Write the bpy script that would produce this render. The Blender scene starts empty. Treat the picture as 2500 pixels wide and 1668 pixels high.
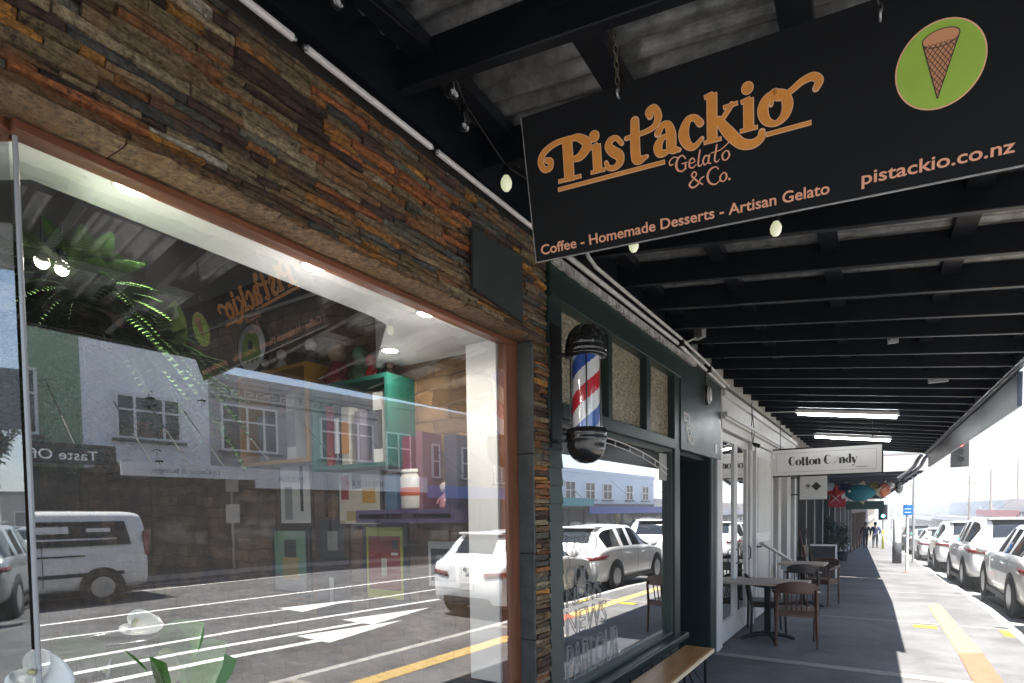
import bpy, bmesh, math, random
from mathutils import Vector as V, Matrix
random.seed(11)
D = bpy.data; SC = bpy.context.scene; COL = SC.collection
R_ = math.radians; PI = math.pi
# ---------------------------------------------------------------- camera
cam = D.cameras.new('camera'); co = D.objects.new('camera', cam); COL.objects.link(co)
RW = ((0.85600881, 0.51679497, -0.01311029), (0.00812431, -0.03880545, -0.99921376), (-0.5168974, 0.85522926, -0.03741641))
M = Matrix((RW[0], [-c for c in RW[1]], [-c for c in RW[2]])).transposed().to_4x4()
M.translation = (0, 0, 1.65); co.matrix_world = M
cam.sensor_width = 36; cam.lens = 36 * 1402.806 / 2500
cam.shift_x = -21.02 / 2500; cam.shift_y = 471.35 / 2500
cam.clip_start = .02; cam.clip_end = 4000
SC.camera = co
# ---------------------------------------------------------------- world, sun, exposure
SUN = V((.33, -.26, 1.0)).normalized()
el = math.asin(SUN.z); az = math.atan2(SUN.x, SUN.y)
w = D.worlds.new('World'); SC.world = w; w.use_nodes = True
nt = w.node_tree; N = nt.nodes; L = nt.links; N.clear()
out = N.new('ShaderNodeOutputWorld'); bg = N.new('ShaderNodeBackground'); sky = N.new('ShaderNodeTexSky')
sky.sky_type = 'NISHITA'; sky.sun_disc = False; sky.sun_elevation = el; sky.sun_rotation = az
sky.air_density = 1.0; sky.dust_density = .4; sky.ozone_density = 2.0
tc = N.new('ShaderNodeTexCoord'); sep = N.new('ShaderNodeSeparateXYZ'); L.new(tc.outputs['Generated'], sep.inputs[0])
zz = N.new('ShaderNodeMath'); zz.operation = 'MAXIMUM'; zz.inputs[1].default_value = .04; L.new(sep.outputs['Z'], zz.inputs[0])
za = N.new('ShaderNodeMath'); za.operation = 'ADD'; za.inputs[1].default_value = .12; L.new(zz.outputs[0], za.inputs[0])
dv = N.new('ShaderNodeVectorMath'); dv.operation = 'DIVIDE'
cz = N.new('ShaderNodeCombineXYZ')
for i in range(3): L.new(za.outputs[0], cz.inputs[i])
L.new(tc.outputs['Generated'], dv.inputs[0]); L.new(cz.outputs[0], dv.inputs[1])
no = N.new('ShaderNodeTexNoise'); no.inputs['Scale'].default_value = 1.1; no.inputs['Detail'].default_value = 9; no.inputs['Roughness'].default_value = .58
L.new(dv.outputs[0], no.inputs['Vector'])
rp = N.new('ShaderNodeValToRGB'); rp.color_ramp.elements[0].position = .52; rp.color_ramp.elements[1].position = .70
L.new(no.outputs['Fac'], rp.inputs[0])
mx = N.new('ShaderNodeMix'); mx.data_type = 'RGBA'
L.new(rp.outputs[0], mx.inputs[0]); L.new(sky.outputs[0], mx.inputs[6]); mx.inputs[7].default_value = (9.5, 9.8, 10.2, 1)
L.new(mx.outputs[2], bg.inputs[0]); bg.inputs[1].default_value = .075; L.new(bg.outputs[0], out.inputs[0])
sl = D.lights.new('sun', 'SUN'); sl.energy = 5.0; sl.angle = R_(.5); sl.color = (1, .955, .88)
so = D.objects.new('sun', sl); COL.objects.link(so); so.rotation_euler = SUN.to_track_quat('Z', 'Y').to_euler()
so.location = (0, 0, 30)
vs = SC.view_settings; vs.view_transform = 'Standard'; vs.look = 'None'; vs.gamma = 1; vs.exposure = 2.15
SC.cycles.max_bounces = 7; SC.cycles.diffuse_bounces = 3; SC.cycles.glossy_bounces = 4
SC.cycles.transparent_max_bounces = 12; SC.cycles.caustics_reflective = False; SC.cycles.caustics_refractive = False
SC.cycles.sample_clamp_indirect = 6; SC.cycles.use_denoising = True

# ---------------------------------------------------------------- helpers
class MB:
    def __init__(s): s.v = []; s.f = []; s.sm = []; s.c = []; s.col = None; s.mi = []; s.m = 0
    def add(s, vs, fs, smooth=False):
        b = len(s.v); s.v += [tuple(p) for p in vs]
        for f in fs:
            s.f.append([b + i for i in f]); s.sm.append(smooth); s.c.append(s.col); s.mi.append(s.m)
    def hexa(s, p, smooth=False):      # 8 points: bottom 4 ccw then top 4
        s.add(p, [(3, 2, 1, 0), (4, 5, 6, 7), (0, 1, 5, 4), (1, 2, 6, 5), (2, 3, 7, 6), (3, 0, 4, 7)], smooth)
    def box(s, x0, x1, y0, y1, z0, z1):
        s.hexa([(x0, y0, z0), (x1, y0, z0), (x1, y1, z0), (x0, y1, z0), (x0, y0, z1), (x1, y0, z1), (x1, y1, z1), (x0, y1, z1)])
    def obox(s, c, ax, h):
        c = V(c); a, b, d = [V(k) * hh for k, hh in zip(ax, h)]
        s.hexa([c - a - b - d, c + a - b - d, c + a + b - d, c - a + b - d, c - a - b + d, c + a - b + d, c + a + b + d, c - a + b + d])
    def bar(s, p, q, w, h, up=(0, 0, 1)):
        p = V(p); q = V(q); d = q - p; n = d.length; d.normalize()
        x = d.cross(V(up))
        if x.length < 1e-4: x = d.cross(V((1, 0, 0)))
        x.normalize(); z = x.cross(d)
        s.obox((p + q) / 2, (x, d, z), (w / 2, n / 2, h / 2))
    def tube(s, pts, r, n=8, caps=True, smooth=True):
        pts = [V(p) for p in pts]; k = len(pts)
        rr = r if isinstance(r, (list, tuple)) else [r] * k
        t0 = (pts[1] - pts[0]).normalized(); ref = V((0, 0, 1)) if abs(t0.z) < .9 else V((1, 0, 0))
        x = t0.cross(ref).normalized(); vs = []
        for i in range(k):
            t = (pts[min(i + 1, k - 1)] - pts[max(i - 1, 0)])
            t = t.normalized() if t.length > 1e-9 else t0
            x = (x - t * x.dot(t)); x = x.normalized() if x.length > 1e-6 else t.orthogonal().normalized()
            y = t.cross(x)
            for j in range(n):
                a = 2 * PI * j / n; vs.append(pts[i] + (x * math.cos(a) + y * math.sin(a)) * rr[i])
        fs = [(i * n + j, i * n + (j + 1) % n, (i + 1) * n + (j + 1) % n, (i + 1) * n + j) for i in range(k - 1) for j in range(n)]
        s.add(vs, fs, smooth)
        if caps:
            s.add(vs[:n], [tuple(range(n - 1, -1, -1))]); s.add(vs[-n:], [tuple(range(n))])
    def lathe(s, prof, c=(0, 0, 0), n=24, ax=None, smooth=True):
        ax = ax or (V((1, 0, 0)), V((0, 1, 0)), V((0, 0, 1))); c = V(c); vs = []
        for r, z in prof:
            for j in range(n):
                a = 2 * PI * j / n; vs.append(c + ax[0] * r * math.cos(a) + ax[1] * r * math.sin(a) + ax[2] * z)
        k = len(prof)
        s.add(vs, [(i * n + j, i * n + (j + 1) % n, (i + 1) * n + (j + 1) % n, (i + 1) * n + j) for i in range(k - 1) for j in range(n)], smooth)
        if prof[0][0] > 1e-6: s.add(vs[:n], [tuple(range(n - 1, -1, -1))])
        if prof[-1][0] > 1e-6: s.add(vs[-n:], [tuple(range(n))])
    def ball(s, c, r, nu=12, nv=8, sc=(1, 1, 1)):
        c = V(c); vs = [c + V((0, 0, -r * sc[2]))]
        for i in range(1, nv):
            t = PI * i / nv
            for j in range(nu):
                a = 2 * PI * j / nu
                vs.append(c + V((r * math.sin(t) * math.cos(a) * sc[0], r * math.sin(t) * math.sin(a) * sc[1], -r * math.cos(t) * sc[2])))
        vs.append(c + V((0, 0, r * sc[2]))); fs = []
        for j in range(nu):
            fs.append((0, 1 + (j + 1) % nu, 1 + j)); fs.append((len(vs) - 1, len(vs) - 1 - nu + j, len(vs) - 1 - nu + (j + 1) % nu))
        for i in range(nv - 2):
            for j in range(nu):
                a = 1 + i * nu + j; b = 1 + i * nu + (j + 1) % nu; fs.append((a, b, b + nu, a + nu))
        s.add(vs, fs, True)
    def prism(s, poly, z0, z1, f=lambda x, y, z: (x, y, z)):   # polygon extruded; f maps (x,y,z)
        n = len(poly)
        s.add([f(x, y, z0) for x, y in poly] + [f(x, y, z1) for x, y in poly],
              [tuple(range(n - 1, -1, -1)), tuple(range(n, 2 * n))] + [(i, (i + 1) % n, n + (i + 1) % n, n + i) for i in range(n)])
    def build(s, name, mat, parent=None, bevel=0, seg=2):
        me = D.meshes.new(name); me.from_pydata(s.v, [], s.f); me.update()
        for m in (mat if isinstance(mat, (list, tuple)) else [mat]): me.materials.append(m)
        me.polygons.foreach_set('use_smooth', s.sm); me.polygons.foreach_set('material_index', s.mi)
        if any(c is not None for c in s.c):
            a = me.attributes.new('tone', 'FLOAT_COLOR', 'FACE')
            fl = []
            for c in s.c: fl += list(c or (1, 1, 1)) + [1]
            a.data.foreach_set('color', fl)
        o = D.objects.new(name, me); COL.objects.link(o)
        if parent is not None: o.parent = parent
        if bevel:
            b = o.modifiers.new('bevel', 'BEVEL'); b.width = bevel; b.segments = seg; b.limit_method = 'ANGLE'; b.angle_limit = R_(40)
        return o
def tag(o, label=None, cat=None, group=None, kind=None):
    if label: o['label'] = label
    if cat: o['category'] = cat
    if group: o['group'] = group
    if kind: o['kind'] = kind
    return o
def thing(name, label, cat, loc=(0, 0, 0), rz=0, group=None):
    o = D.objects.new(name, None); COL.objects.link(o); o.location = loc; o.rotation_euler = (0, 0, rz); o.empty_display_size = .1
    return tag(o, label, cat, group)
KIDS = {}
def copy_tree(o, parent=None):
    c = o.copy(); COL.objects.link(c)
    if parent is not None: c.parent = parent
    for ch in [x for x in D.objects if x.parent == o]: copy_tree(ch, c)
    return c
def dup(o, loc, rz=0, label=None, group=None):
    c = copy_tree(o); c.location = loc; c.rotation_euler = (0, 0, rz)
    if label: c['label'] = label
    if group: c['group'] = group
    return c
def txt(name, s, size, m, parent, loc=(0, 0, 0), rot=(0, 0, 0), ext=.001, sx=1, align='LEFT', sp=1, bold=0, outline=0, fitw=None, mat4=None):
    c = D.curves.new(name, 'FONT'); c.body = s; c.size = size; c.extrude = ext; c.align_x = align; c.space_character = sp; c.offset = bold
    c.resolution_u = 4
    if outline: c.fill_mode = 'NONE'; c.bevel_depth = outline; c.bevel_resolution = 0; c.extrude = 0; c.resolution_u = 3
    o = D.objects.new(name, c); COL.objects.link(o)
    bpy.context.view_layer.update()
    dg = bpy.context.evaluated_depsgraph_get()
    me = D.meshes.new_from_object(o.evaluated_get(dg)); D.objects.remove(o)
    if fitw and len(me.vertices):
        xs = [v.co.x for v in me.vertices]; x0 = min(xs); k = fitw / (max(xs) - x0)
        for v in me.vertices: v.co.x = (v.co.x - x0) * k
    for v in me.vertices: v.co.x *= sx
    me.materials.clear(); me.materials.append(m)
    o = D.objects.new(name, me); COL.objects.link(o); o.parent = parent
    if mat4 is not None: o.matrix_local = mat4
    else: o.location = loc; o.rotation_euler = rot
    return o
# ---------------------------------------------------------------- materials
MATS = {}
def mat(name, col, rough=.5, metal=0, noise=0, ns=6, bump=0, bs=60, spec=.5, coat=0, emit=None, es=0, stretch=None, col2=None):
    if name in MATS: return MATS[name]
    m = D.materials.new(name); m.use_nodes = True; t = m.node_tree; n = t.nodes; l = t.links
    b = n['Principled BSDF']; b.inputs['Base Color'].default_value = (*col, 1); b.inputs['Roughness'].default_value = rough
    b.inputs['Metallic'].default_value = metal; b.inputs['Specular IOR Level'].default_value = spec; b.inputs['Coat Weight'].default_value = coat
    if emit: b.inputs['Emission Color'].default_value = (*emit, 1); b.inputs['Emission Strength'].default_value = es
    if noise or bump:
        tc = n.new('ShaderNodeTexCoord'); mp = n.new('ShaderNodeMapping'); l.new(tc.outputs['Object'], mp.inputs[0])
        if stretch: mp.inputs['Scale'].default_value = stretch
    if noise:
        x = n.new('ShaderNodeTexNoise'); x.inputs['Scale'].default_value = ns; x.inputs['Detail'].default_value = 7; x.inputs['Roughness'].default_value = .65
        l.new(mp.outputs[0], x.inputs['Vector'])
        r = n.new('ShaderNodeValToRGB'); r.color_ramp.elements[0].position = .3; r.color_ramp.elements[1].position = .7
        k2 = col2 or [c * (1 - noise) for c in col]
        k1 = [min(1, c * (1 + noise * .6)) for c in col] if not col2 else col
        r.color_ramp.elements[0].color = (*k2, 1); r.color_ramp.elements[1].color = (*k1, 1)
        l.new(x.outputs['Fac'], r.inputs[0]); l.new(r.outputs[0], b.inputs['Base Color'])
        q = n.new('ShaderNodeMapRange'); q.inputs[3].default_value = max(0, rough - .12); q.inputs[4].default_value = min(1, rough + .12)
        l.new(x.outputs['Fac'], q.inputs[0]); l.new(q.outputs[0], b.inputs['Roughness'])
    if bump:
        x2 = n.new('ShaderNodeTexNoise'); x2.inputs['Scale'].default_value = bs; x2.inputs['Detail'].default_value = 6
        l.new(mp.outputs[0], x2.inputs['Vector'])
        bp = n.new('ShaderNodeBump'); bp.inputs['Strength'].default_value = bump; bp.inputs['Distance'].default_value = .01
        l.new(x2.outputs['Fac'], bp.inputs['Height']); l.new(bp.outputs[0], b.inputs['Normal'])
    MATS[name] = m; return m
def glass(name, refl=.2, tint=(1, 1, 1), rough=0.0, gtint=(1, 1, 1), wav=0):
    if name in MATS: return MATS[name]
    m = D.materials.new(name); m.use_nodes = True; t = m.node_tree; n = t.nodes; l = t.links; n.clear()
    o = n.new('ShaderNodeOutputMaterial'); mx = n.new('ShaderNodeMixShader'); tr = n.new('ShaderNodeBsdfTransparent'); g = n.new('ShaderNodeBsdfGlossy')
    tr.inputs[0].default_value = (*tint, 1); g.inputs['Color'].default_value = (*gtint, 1); g.inputs['Roughness'].default_value = rough
    lw = n.new('ShaderNodeFresnel'); lw.inputs['IOR'].default_value = 1.5
    ad = n.new('ShaderNodeMath'); ad.operation = 'MULTIPLY_ADD'; ad.inputs[1].default_value = 1.6; ad.inputs[2].default_value = refl - .064; ad.use_clamp = True
    l.new(lw.outputs[0], ad.inputs[0])
    geo = n.new('ShaderNodeNewGeometry'); inv = n.new('ShaderNodeMath'); inv.operation = 'SUBTRACT'; inv.inputs[0].default_value = 1
    l.new(geo.outputs['Backfacing'], inv.inputs[1])
    mu = n.new('ShaderNodeMath'); mu.operation = 'MULTIPLY'; l.new(ad.outputs[0], mu.inputs[0]); l.new(inv.outputs[0], mu.inputs[1])
    if wav:
        tc = n.new('ShaderNodeTexCoord'); no_ = n.new('ShaderNodeTexNoise'); no_.inputs['Scale'].default_value = 1.6; no_.inputs['Detail'].default_value = 1
        bp = n.new('ShaderNodeBump'); bp.inputs['Strength'].default_value = wav; bp.inputs['Distance'].default_value = .01
        l.new(tc.outputs['Object'], no_.inputs['Vector']); l.new(no_.outputs['Fac'], bp.inputs['Height']); l.new(bp.outputs[0], g.inputs['Normal'])
    l.new(mu.outputs[0], mx.inputs[0]); l.new(tr.outputs[0], mx.inputs[1]); l.new(g.outputs[0], mx.inputs[2]); l.new(mx.outputs[0], o.inputs[0])
    MATS[name] = m; return m
def lamp(name, col, s):
    return mat(name, (.8, .8, .8), .4, emit=col, es=s)
PHI = R_(1.4); CP, SP = math.cos(PHI), math.sin(PHI); RX = -1.66863
def GZ(y): return -.031 * min(110, max(0, y - 12))        # the street falls gently away
def W(u, s, z): return V((RX + u * CP + s * SP, -u * SP + s * CP, z))
def wall_thing(name, label, cat, u=0, s=0, z=0, group=None): return thing(name, label, cat, W(u, s, z), -PHI, group)
black = mat('black_paint', (.006, .006, .007), .35, noise=.3, ns=9, spec=.3)
white = mat('white_paint', (.72, .72, .70), .45, noise=.06, ns=4)
steel = mat('galvanised_steel', (.45, .46, .47), .4, .8, noise=.2, ns=30)
dark = mat('dark_void', (.02, .02, .022), .7)
# ---------------------------------------------------------------- ground, road, footpaths
asph = mat('road_asphalt', (.118, .119, .122), .85, noise=.35, ns=3, bump=.5, bs=140)
path_m = mat('footpath_asphalt', (.145, .145, .15), .82, noise=.3, ns=1.3, bump=.4, bs=160)
def stains(m, seed):
    t = m.node_tree; n = t.nodes; l = t.links; bs = n['Principled BSDF']; src = bs.inputs['Base Color'].links[0].from_socket; tc = n.new('ShaderNodeTexCoord')
    v = n.new('ShaderNodeTexVoronoi'); v.inputs['Scale'].default_value = 3.2; l.new(tc.outputs['Object'], v.inputs[0]); r = n.new('ShaderNodeValToRGB'); r.color_ramp.elements[0].position = .035; r.color_ramp.elements[0].color = (.62, .62, .6, 1); r.color_ramp.elements[1].position = .05; l.new(v.outputs['Distance'], r.inputs[0])
    x = n.new('ShaderNodeTexNoise'); x.inputs['Scale'].default_value = .7; x.inputs['Detail'].default_value = 10; x.inputs['Roughness'].default_value = .7; l.new(tc.outputs['Object'], x.inputs[0]); r2 = n.new('ShaderNodeValToRGB'); r2.color_ramp.elements[0].position = .38; r2.color_ramp.elements[0].color = (.62, .61, .6, 1); r2.color_ramp.elements[1].position = .55; l.new(x.outputs['Fac'], r2.inputs[0])
    for q in (r, r2):
        mu = n.new('ShaderNodeMix'); mu.data_type = 'RGBA'; mu.blend_type = 'MULTIPLY'; mu.inputs[0].default_value = 1; l.new(src, mu.inputs[6]); l.new(q.outputs[0], mu.inputs[7]); src = mu.outputs[2]
    l.new(src, bs.inputs['Base Color'])
path_m.node_tree.nodes['Principled BSDF']; stains(path_m, 1); stains(asph, 2)
conc = mat('kerb_concrete', (.42, .41, .39), .8, noise=.3, ns=5, bump=.3, bs=80)
ysx = mat('yellow_road_paint', (.50, .35, .13), .7, noise=.3, ns=14)
osx = mat('orange_red_paving', (.42, .115, .065), .75, noise=.25, ns=10)
wsx = mat('white_road_paint', (.75, .75, .73), .6, noise=.12, ns=12)
tact = mat('bright_yellow_tile', (.6, .5, .03), .6, noise=.1, ns=10)
earth = mat('far_ground', (.16, .16, .14), .9, noise=.4, ns=.05)
def sheet(b, x0, x1, y0, y1, zt, zb_=-.9):             # slab that follows the fall of the street
    ys = [y0] + [y for y in (12, 122) if y0 < y < y1] + [y1]
    vs = []
    for y in ys: vs += [(x0, y, zb_ + GZ(y)), (x1, y, zb_ + GZ(y)), (x1, y, zt + GZ(y)), (x0, y, zt + GZ(y))]
    k = len(ys); b.add(vs, [(4 * i + j, 4 * i + 4 + j, 4 * i + 4 + (j + 1) % 4, 4 * i + (j + 1) % 4) for i in range(k - 1) for j in range(4)] + [(0, 1, 2, 3), tuple(4 * k - 4 + j for j in (3, 2, 1, 0))])
def sht(name, m, *a, bevel=0):
    b = MB(); sheet(b, *a); return tag(b.build(name, m, bevel=bevel), kind='structure')
sht('ground', earth, -700, 700, -200, 900, -.16, -1.2)
b = MB(); sheet(b, 1.74, 14.3, -160, 400, -.13); b.box(-160, 1.74, -30, -3.2, -.9, -.1345); tag(b.build('road', asph), kind='structure')
sht('footpath', path_m, -9, 1.62, -3.2, 400, 0)
sht('kerb', conc, 1.62, 1.74, -3.2, 400, .003)
sht('opposite_footpath', path_m, 14.42, 30, -160, 400, 0)
sht('opposite_kerb', conc, 14.3, 14.42, -160, 400, .003)
# light paving bands across the footpath, gutter channel, markings
b = MB()
for y, wd in ((6.66, .16), (9.93, .07), (13.9, .06), (17.6, .06), (21.6, .07), (26, .07), (31, .07), (37, .08), (44, .08), (3.4, .1), (.3, .1)):
    g = GZ(y) + .004; b.add([(-1.6, y + .05, g - .0015 * (y > 11)), (1.62, y - .05, g + .0015 * (y > 11)), (1.62, y + wd - .05, g), (-1.6, y + wd + .05, g - .003 * (y > 11))], [(0, 1, 2, 3)])
tag(b.build('paving_band', mat('paving_band_stone', (.30, .27, .24), .8, noise=.25, ns=14)), kind='structure')
b = MB(); sheet(b, 1.742, 2.08, -3.2, 400, -.124, -.2); tag(b.build('gutter_channel', mat('channel_concrete', (.30, .30, .29), .8, noise=.3, ns=3)), kind='structure')
b = MB(); b.add([(.885, 8.05, .005), (1.125, 8.2, .005), (1.06, 12.0, .005), (.877, 11.9, .005)], [(0, 1, 2, 3)])
b.box(.55, .83, 9.55, 9.72, .0, .009); b.box(1.50, 1.61, 9.35, 9.75, .0, .009)
b.add([(.80, 2.5, .005), (1.04, 2.5, .005), (1.094, 6.2, .005), (.854, 6.2, .005)], [(0, 1, 2, 3)])
tag(b.build('yellow_marking', ysx), kind='structure')
b = MB(); b.add([(.854, 6.2, .005), (1.094, 6.2, .005), (1.125, 8.2, .0052), (.885, 8.05, .0052)], [(0, 1, 2, 3)])
tag(b.build('orange_marking', osx), kind='structure')
b = MB(); b.box(.56, .82, 9.56, 9.71, .009, .014); b.box(1.51, 1.60, 9.36, 9.74, .009, .014); tag(b.build('tactile_marking', tact), kind='structure')
def strip(b, pts, w, z=-.126):
    for (x0, y0), (x1, y1) in zip(pts[:-1], pts[1:]):
        d = V((x1 - x0, y1 - y0, 0)).normalized(); n = V((-d.y, d.x, 0)) * w / 2
        p, q = V((x0, y0, z)), V((x1, y1, z)); ts = [0] + sorted((c - y0) / (y1 - y0) for c in (12, 122) if min(y0, y1) < c < max(y0, y1)) + [1]
        P_ = [p + (q - p) * t for t in ts]; P_ = [V((a.x, a.y, a.z + GZ(a.y))) for a in P_]
        for a, c in zip(P_[:-1], P_[1:]): b.add([a + n, a - n, c - n, c + n], [(0, 1, 2, 3)])
b = MB()
strip(b, [(8.75, -20), (8.5, 5), (7.9, 16), (7.7, 60)], .15); strip(b, [(7.5, -20), (7.0, 3), (6.1, 8), (6.0, 10)], .11)
strip(b, [(5.45, -20), (5.2, 4.8), (4.8, 9), (4.9, 30)], .15); strip(b, [(4.55, -8), (4.38, 3.6), (4.1, 6.2)], .16); strip(b, [(3.95, -8), (3.65, 3.6), (3.5, 5.2)], .17)
for (x, y, k) in ((6.3, 6.3, 1), (4.2, 6.2, 1.15), (3.66, 5.0, 1.15)):       # arrow heads pointing up the street
    b.add([(x - .40, y, -.1255), (x + .40, y, -.1255), (x + .02, y + 1.5 * k, -.1255)], [(0, 1, 2)])
for k in range(12): strip(b, [(9.9, 14 + k * 9), (9.85, 17 + k * 9)], .11)
strip(b, [(12.1, -30), (12.0, 200)], .1); strip(b, [(13.3, 6), (13.1, 9)], .1)
tag(b.build('road_marking', wsx), kind='structure')
b = MB()
random.seed(3)
pts = [(-690 + i * 23, 600 + random.uniform(-40, 40), 15 + 7 * math.sin(i * .31) + 5 * math.sin(i * .83 + 1) + random.uniform(-2, 2)) for i in range(60)]
n_ = len(pts)
b.add([(x, y, -5) for x, y, h in pts] + [(x, y + 90, max(4, h)) for x, y, h in pts] + [(x, y + 230, max(4, h) * .9) for x, y, h in pts],
      [(i, i + 1, n_ + i + 1, n_ + i) for i in range(n_ - 1)] + [(n_ + i, n_ + i + 1, 2 * n_ + i + 1, 2 * n_ + i) for i in range(n_ - 1)], True)
tag(b.build('hills', mat('hill_bush', (.10, .14, .13), .9, noise=.5, ns=.03)), kind='structure')
# ---------------------------------------------------------------- stone-faced shop
def stone_mat():
    m = D.materials.new('ledger_stone'); m.use_nodes = True; t = m.node_tree; n = t.nodes; l = t.links; bs = n['Principled BSDF']
    at = n.new('ShaderNodeAttribute'); at.attribute_name = 'tone'
    tc = n.new('ShaderNodeTexCoord'); mp = n.new('ShaderNodeMapping'); mp.inputs['Scale'].default_value = (1, 1, 1.35); l.new(tc.outputs['Object'], mp.inputs[0])
    x = n.new('ShaderNodeTexNoise'); x.inputs['Scale'].default_value = 44; x.inputs['Detail'].default_value = 12; x.inputs['Roughness'].default_value = .8; l.new(mp.outputs[0], x.inputs[0])
    r = n.new('ShaderNodeValToRGB'); e = r.color_ramp.elements; e[0].position = .38; e[0].color = (.16, .14, .13, 1); e[1].position = .62; e[1].color = (1.7, 1.6, 1.45, 1)
    l.new(x.outputs['Fac'], r.inputs[0])
    mu = n.new('ShaderNodeMix'); mu.data_type = 'RGBA'; mu.blend_type = 'MULTIPLY'; mu.inputs[0].default_value = 1
    l.new(at.outputs['Color'], mu.inputs[6]); l.new(r.outputs[0], mu.inputs[7])
    x2 = n.new('ShaderNodeTexNoise'); x2.inputs['Scale'].default_value = 9; x2.inputs['Detail'].default_value = 5; l.new(mp.outputs[0], x2.inputs[0])
    r2 = n.new('ShaderNodeValToRGB'); r2.color_ramp.elements[0].position = .56; r2.color_ramp.elements[1].position = .70; l.new(x2.outputs['Fac'], r2.inputs[0])
    m2 = n.new('ShaderNodeMix'); m2.data_type = 'RGBA'; l.new(r2.outputs[0], m2.inputs[0]); l.new(mu.outputs[2], m2.inputs[6]); m2.inputs[7].default_value = (.26, .115, .03, 1)
    sc = n.new('ShaderNodeMath'); sc.operation = 'MULTIPLY'; sc.inputs[1].default_value = .6; l.new(r2.outputs[0], sc.inputs[0]); l.new(sc.outputs[0], m2.inputs[0])
    l.new(m2.outputs[2], bs.inputs['Base Color'])
    bp = n.new('ShaderNodeBump'); bp.inputs['Strength'].default_value = 1; bp.inputs['Distance'].default_value = .022
    x3 = n.new('ShaderNodeTexNoise'); x3.inputs['Scale'].default_value = 46; x3.inputs['Detail'].default_value = 10; x3.inputs['Roughness'].default_value = .7; l.new(mp.outputs[0], x3.inputs[0])
    l.new(x3.outputs['Fac'], bp.inputs['Height']); l.new(bp.outputs[0], bs.inputs['Normal'])
    bs.inputs['Roughness'].default_value = .62
    return m
STONE = stone_mat()
TONES = [((.17, .075, .03), 3), ((.22, .10, .03), 2), ((.30, .15, .035), 1.6), ((.125, .09, .05), 4), ((.085, .085, .066), 2.2), ((.06, .062, .06), 1.6),
         ((.16, .12, .075), 3.4), ((.21, .17, .115), 1.8), ((.055, .03, .022), 3), ((.035, .02, .018), 2), ((.27, .25, .22), .6), ((.24, .085, .03), 1.2), ((.12, .07, .035), 3)]
def tone():
    c = random.choices([t[0] for t in TONES], [t[1] for t in TONES])[0]; k = random.uniform(1.05, 2.05)
    return tuple(x * k for x in c)
def ledger(b, s0, s1, z0, z1, rowh=(.017, .042), ln=(.07, .36), back=-.03, edge=0):
    z = z0
    while z < z1 - .006:
        h = min(random.uniform(*rowh), z1 - z)
        if z1 - z - h < .015: h = z1 - z
        s = s0 + (random.uniform(-edge, edge) if edge else 0); first = True
        e1 = s1 + (random.uniform(-edge, edge) if edge else 0)
        while s < e1 - .001:
            l = random.uniform(*ln) * (1.0 if random.random() < .8 else .5)
            if e1 - s - l < ln[0] * .7: l = e1 - s
            u = random.uniform(.004, .022); b.col = tone()
            k = lambda a: random.uniform(-a, a)
            g = .0019; f = [u + k(.004) for _ in range(4)]
            # front face split 3 x 2 so the face is uneven
            cols = max(2, int(l / .06)); vs = []; 
            for iz in range(3):
                for ic in range(cols + 1):
                    tt = ic / cols; uu = f[0] * (1 - tt) + f[1] * tt + k(.005)
                    if iz in (0, 2): uu -= .005
                    if ic in (0, cols): uu -= .004
                    vs.append((uu, s + g + (l - 2 * g) * tt + (k(.003) if 0 < ic < cols else 0), z + g + (h - 2 * g) * iz / 2 + (k(.003))))
            nf = cols + 1; fs = [(iz * nf + ic, iz * nf + ic + 1, (iz + 1) * nf + ic + 1, (iz + 1) * nf + ic) for iz in range(2) for ic in range(cols)]
            base = len(vs)
            for iz in (0, 2):
                for ic in range(nf): vs.append((back, vs[iz * nf + ic][1], vs[iz * nf + ic][2]))
            for ic in range(cols):
                fs.append((ic + 1, ic, base + ic, base + ic + 1)); fs.append((2 * nf + ic, 2 * nf + ic + 1, base + nf + ic + 1, base + nf + ic))
            fs += [(0, nf, 2 * nf, base + nf, base), (2 * nf + cols, nf + cols, cols, base + cols, base + nf + cols)]
            b.add(vs, fs); s += l
        z += h
stone_shop = thing('stone_shop', 'cafe building faced in rusty ledger stone with big window', 'shop', (RX, 0, 0), -PHI)
random.seed(5)
mortar = mat('mortar', (.03, .026, .022), .9)
b = MB(); ledger(b, -.12, 2.95, 2.6235, 3.165); b.build('stone_fascia', STONE, stone_shop)
b = MB(); b.box(-.35, -.015, -.1, 2.945, 2.63, 3.64); b.build('fascia_core', mortar, stone_shop)
b = MB(); ledger(b, 2.80, 2.955, .0, 2.60, rowh=(.016, .04), ln=(.09, .16), back=-.1, edge=.008); b.build('stone_pier', STONE, stone_shop)
b = MB(); s = -.12                                        # rough lintel course of long slabs
while s < 2.95:
    l = min(random.uniform(.38, .62), 2.95 - s)
    if 2.95 - s - l < .15: l = 2.95 - s
    b.col = random.choice([(.25, .15, .06), (.20, .115, .05), (.16, .10, .06), (.23, .15, .08)]); nn_ = 14; vs = []
    sec = [(-.12, 2.609), (.0, 2.602), (.022, 2.606), (.030, 2.613), (.024, 2.6225), (-.12, 2.6225)]
    for i in range(nn_ + 1):
        for u, z in sec:
            vs.append((u + (random.uniform(-.006, .006) if u > -.1 else 0), s + .002 + (l - .004) * i / nn_, z + random.uniform(-.0035, .0035) * (z < 2.622) * .6))
    b.add(vs, [(i * 6 + j, (i + 1) * 6 + j, (i + 1) * 6 + (j + 1) % 6, i * 6 + (j + 1) % 6) for i in range(nn_) for j in range(6)] + [(0, 1, 2, 3, 4, 5), tuple(nn_ * 6 + j for j in range(5, -1, -1))]); s += l
b.build('lintel_course', STONE, stone_shop)
slate = mat('grey_slate', (.085, .088, .086), .7, noise=.45, ns=9, bump=.4, bs=35)
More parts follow.
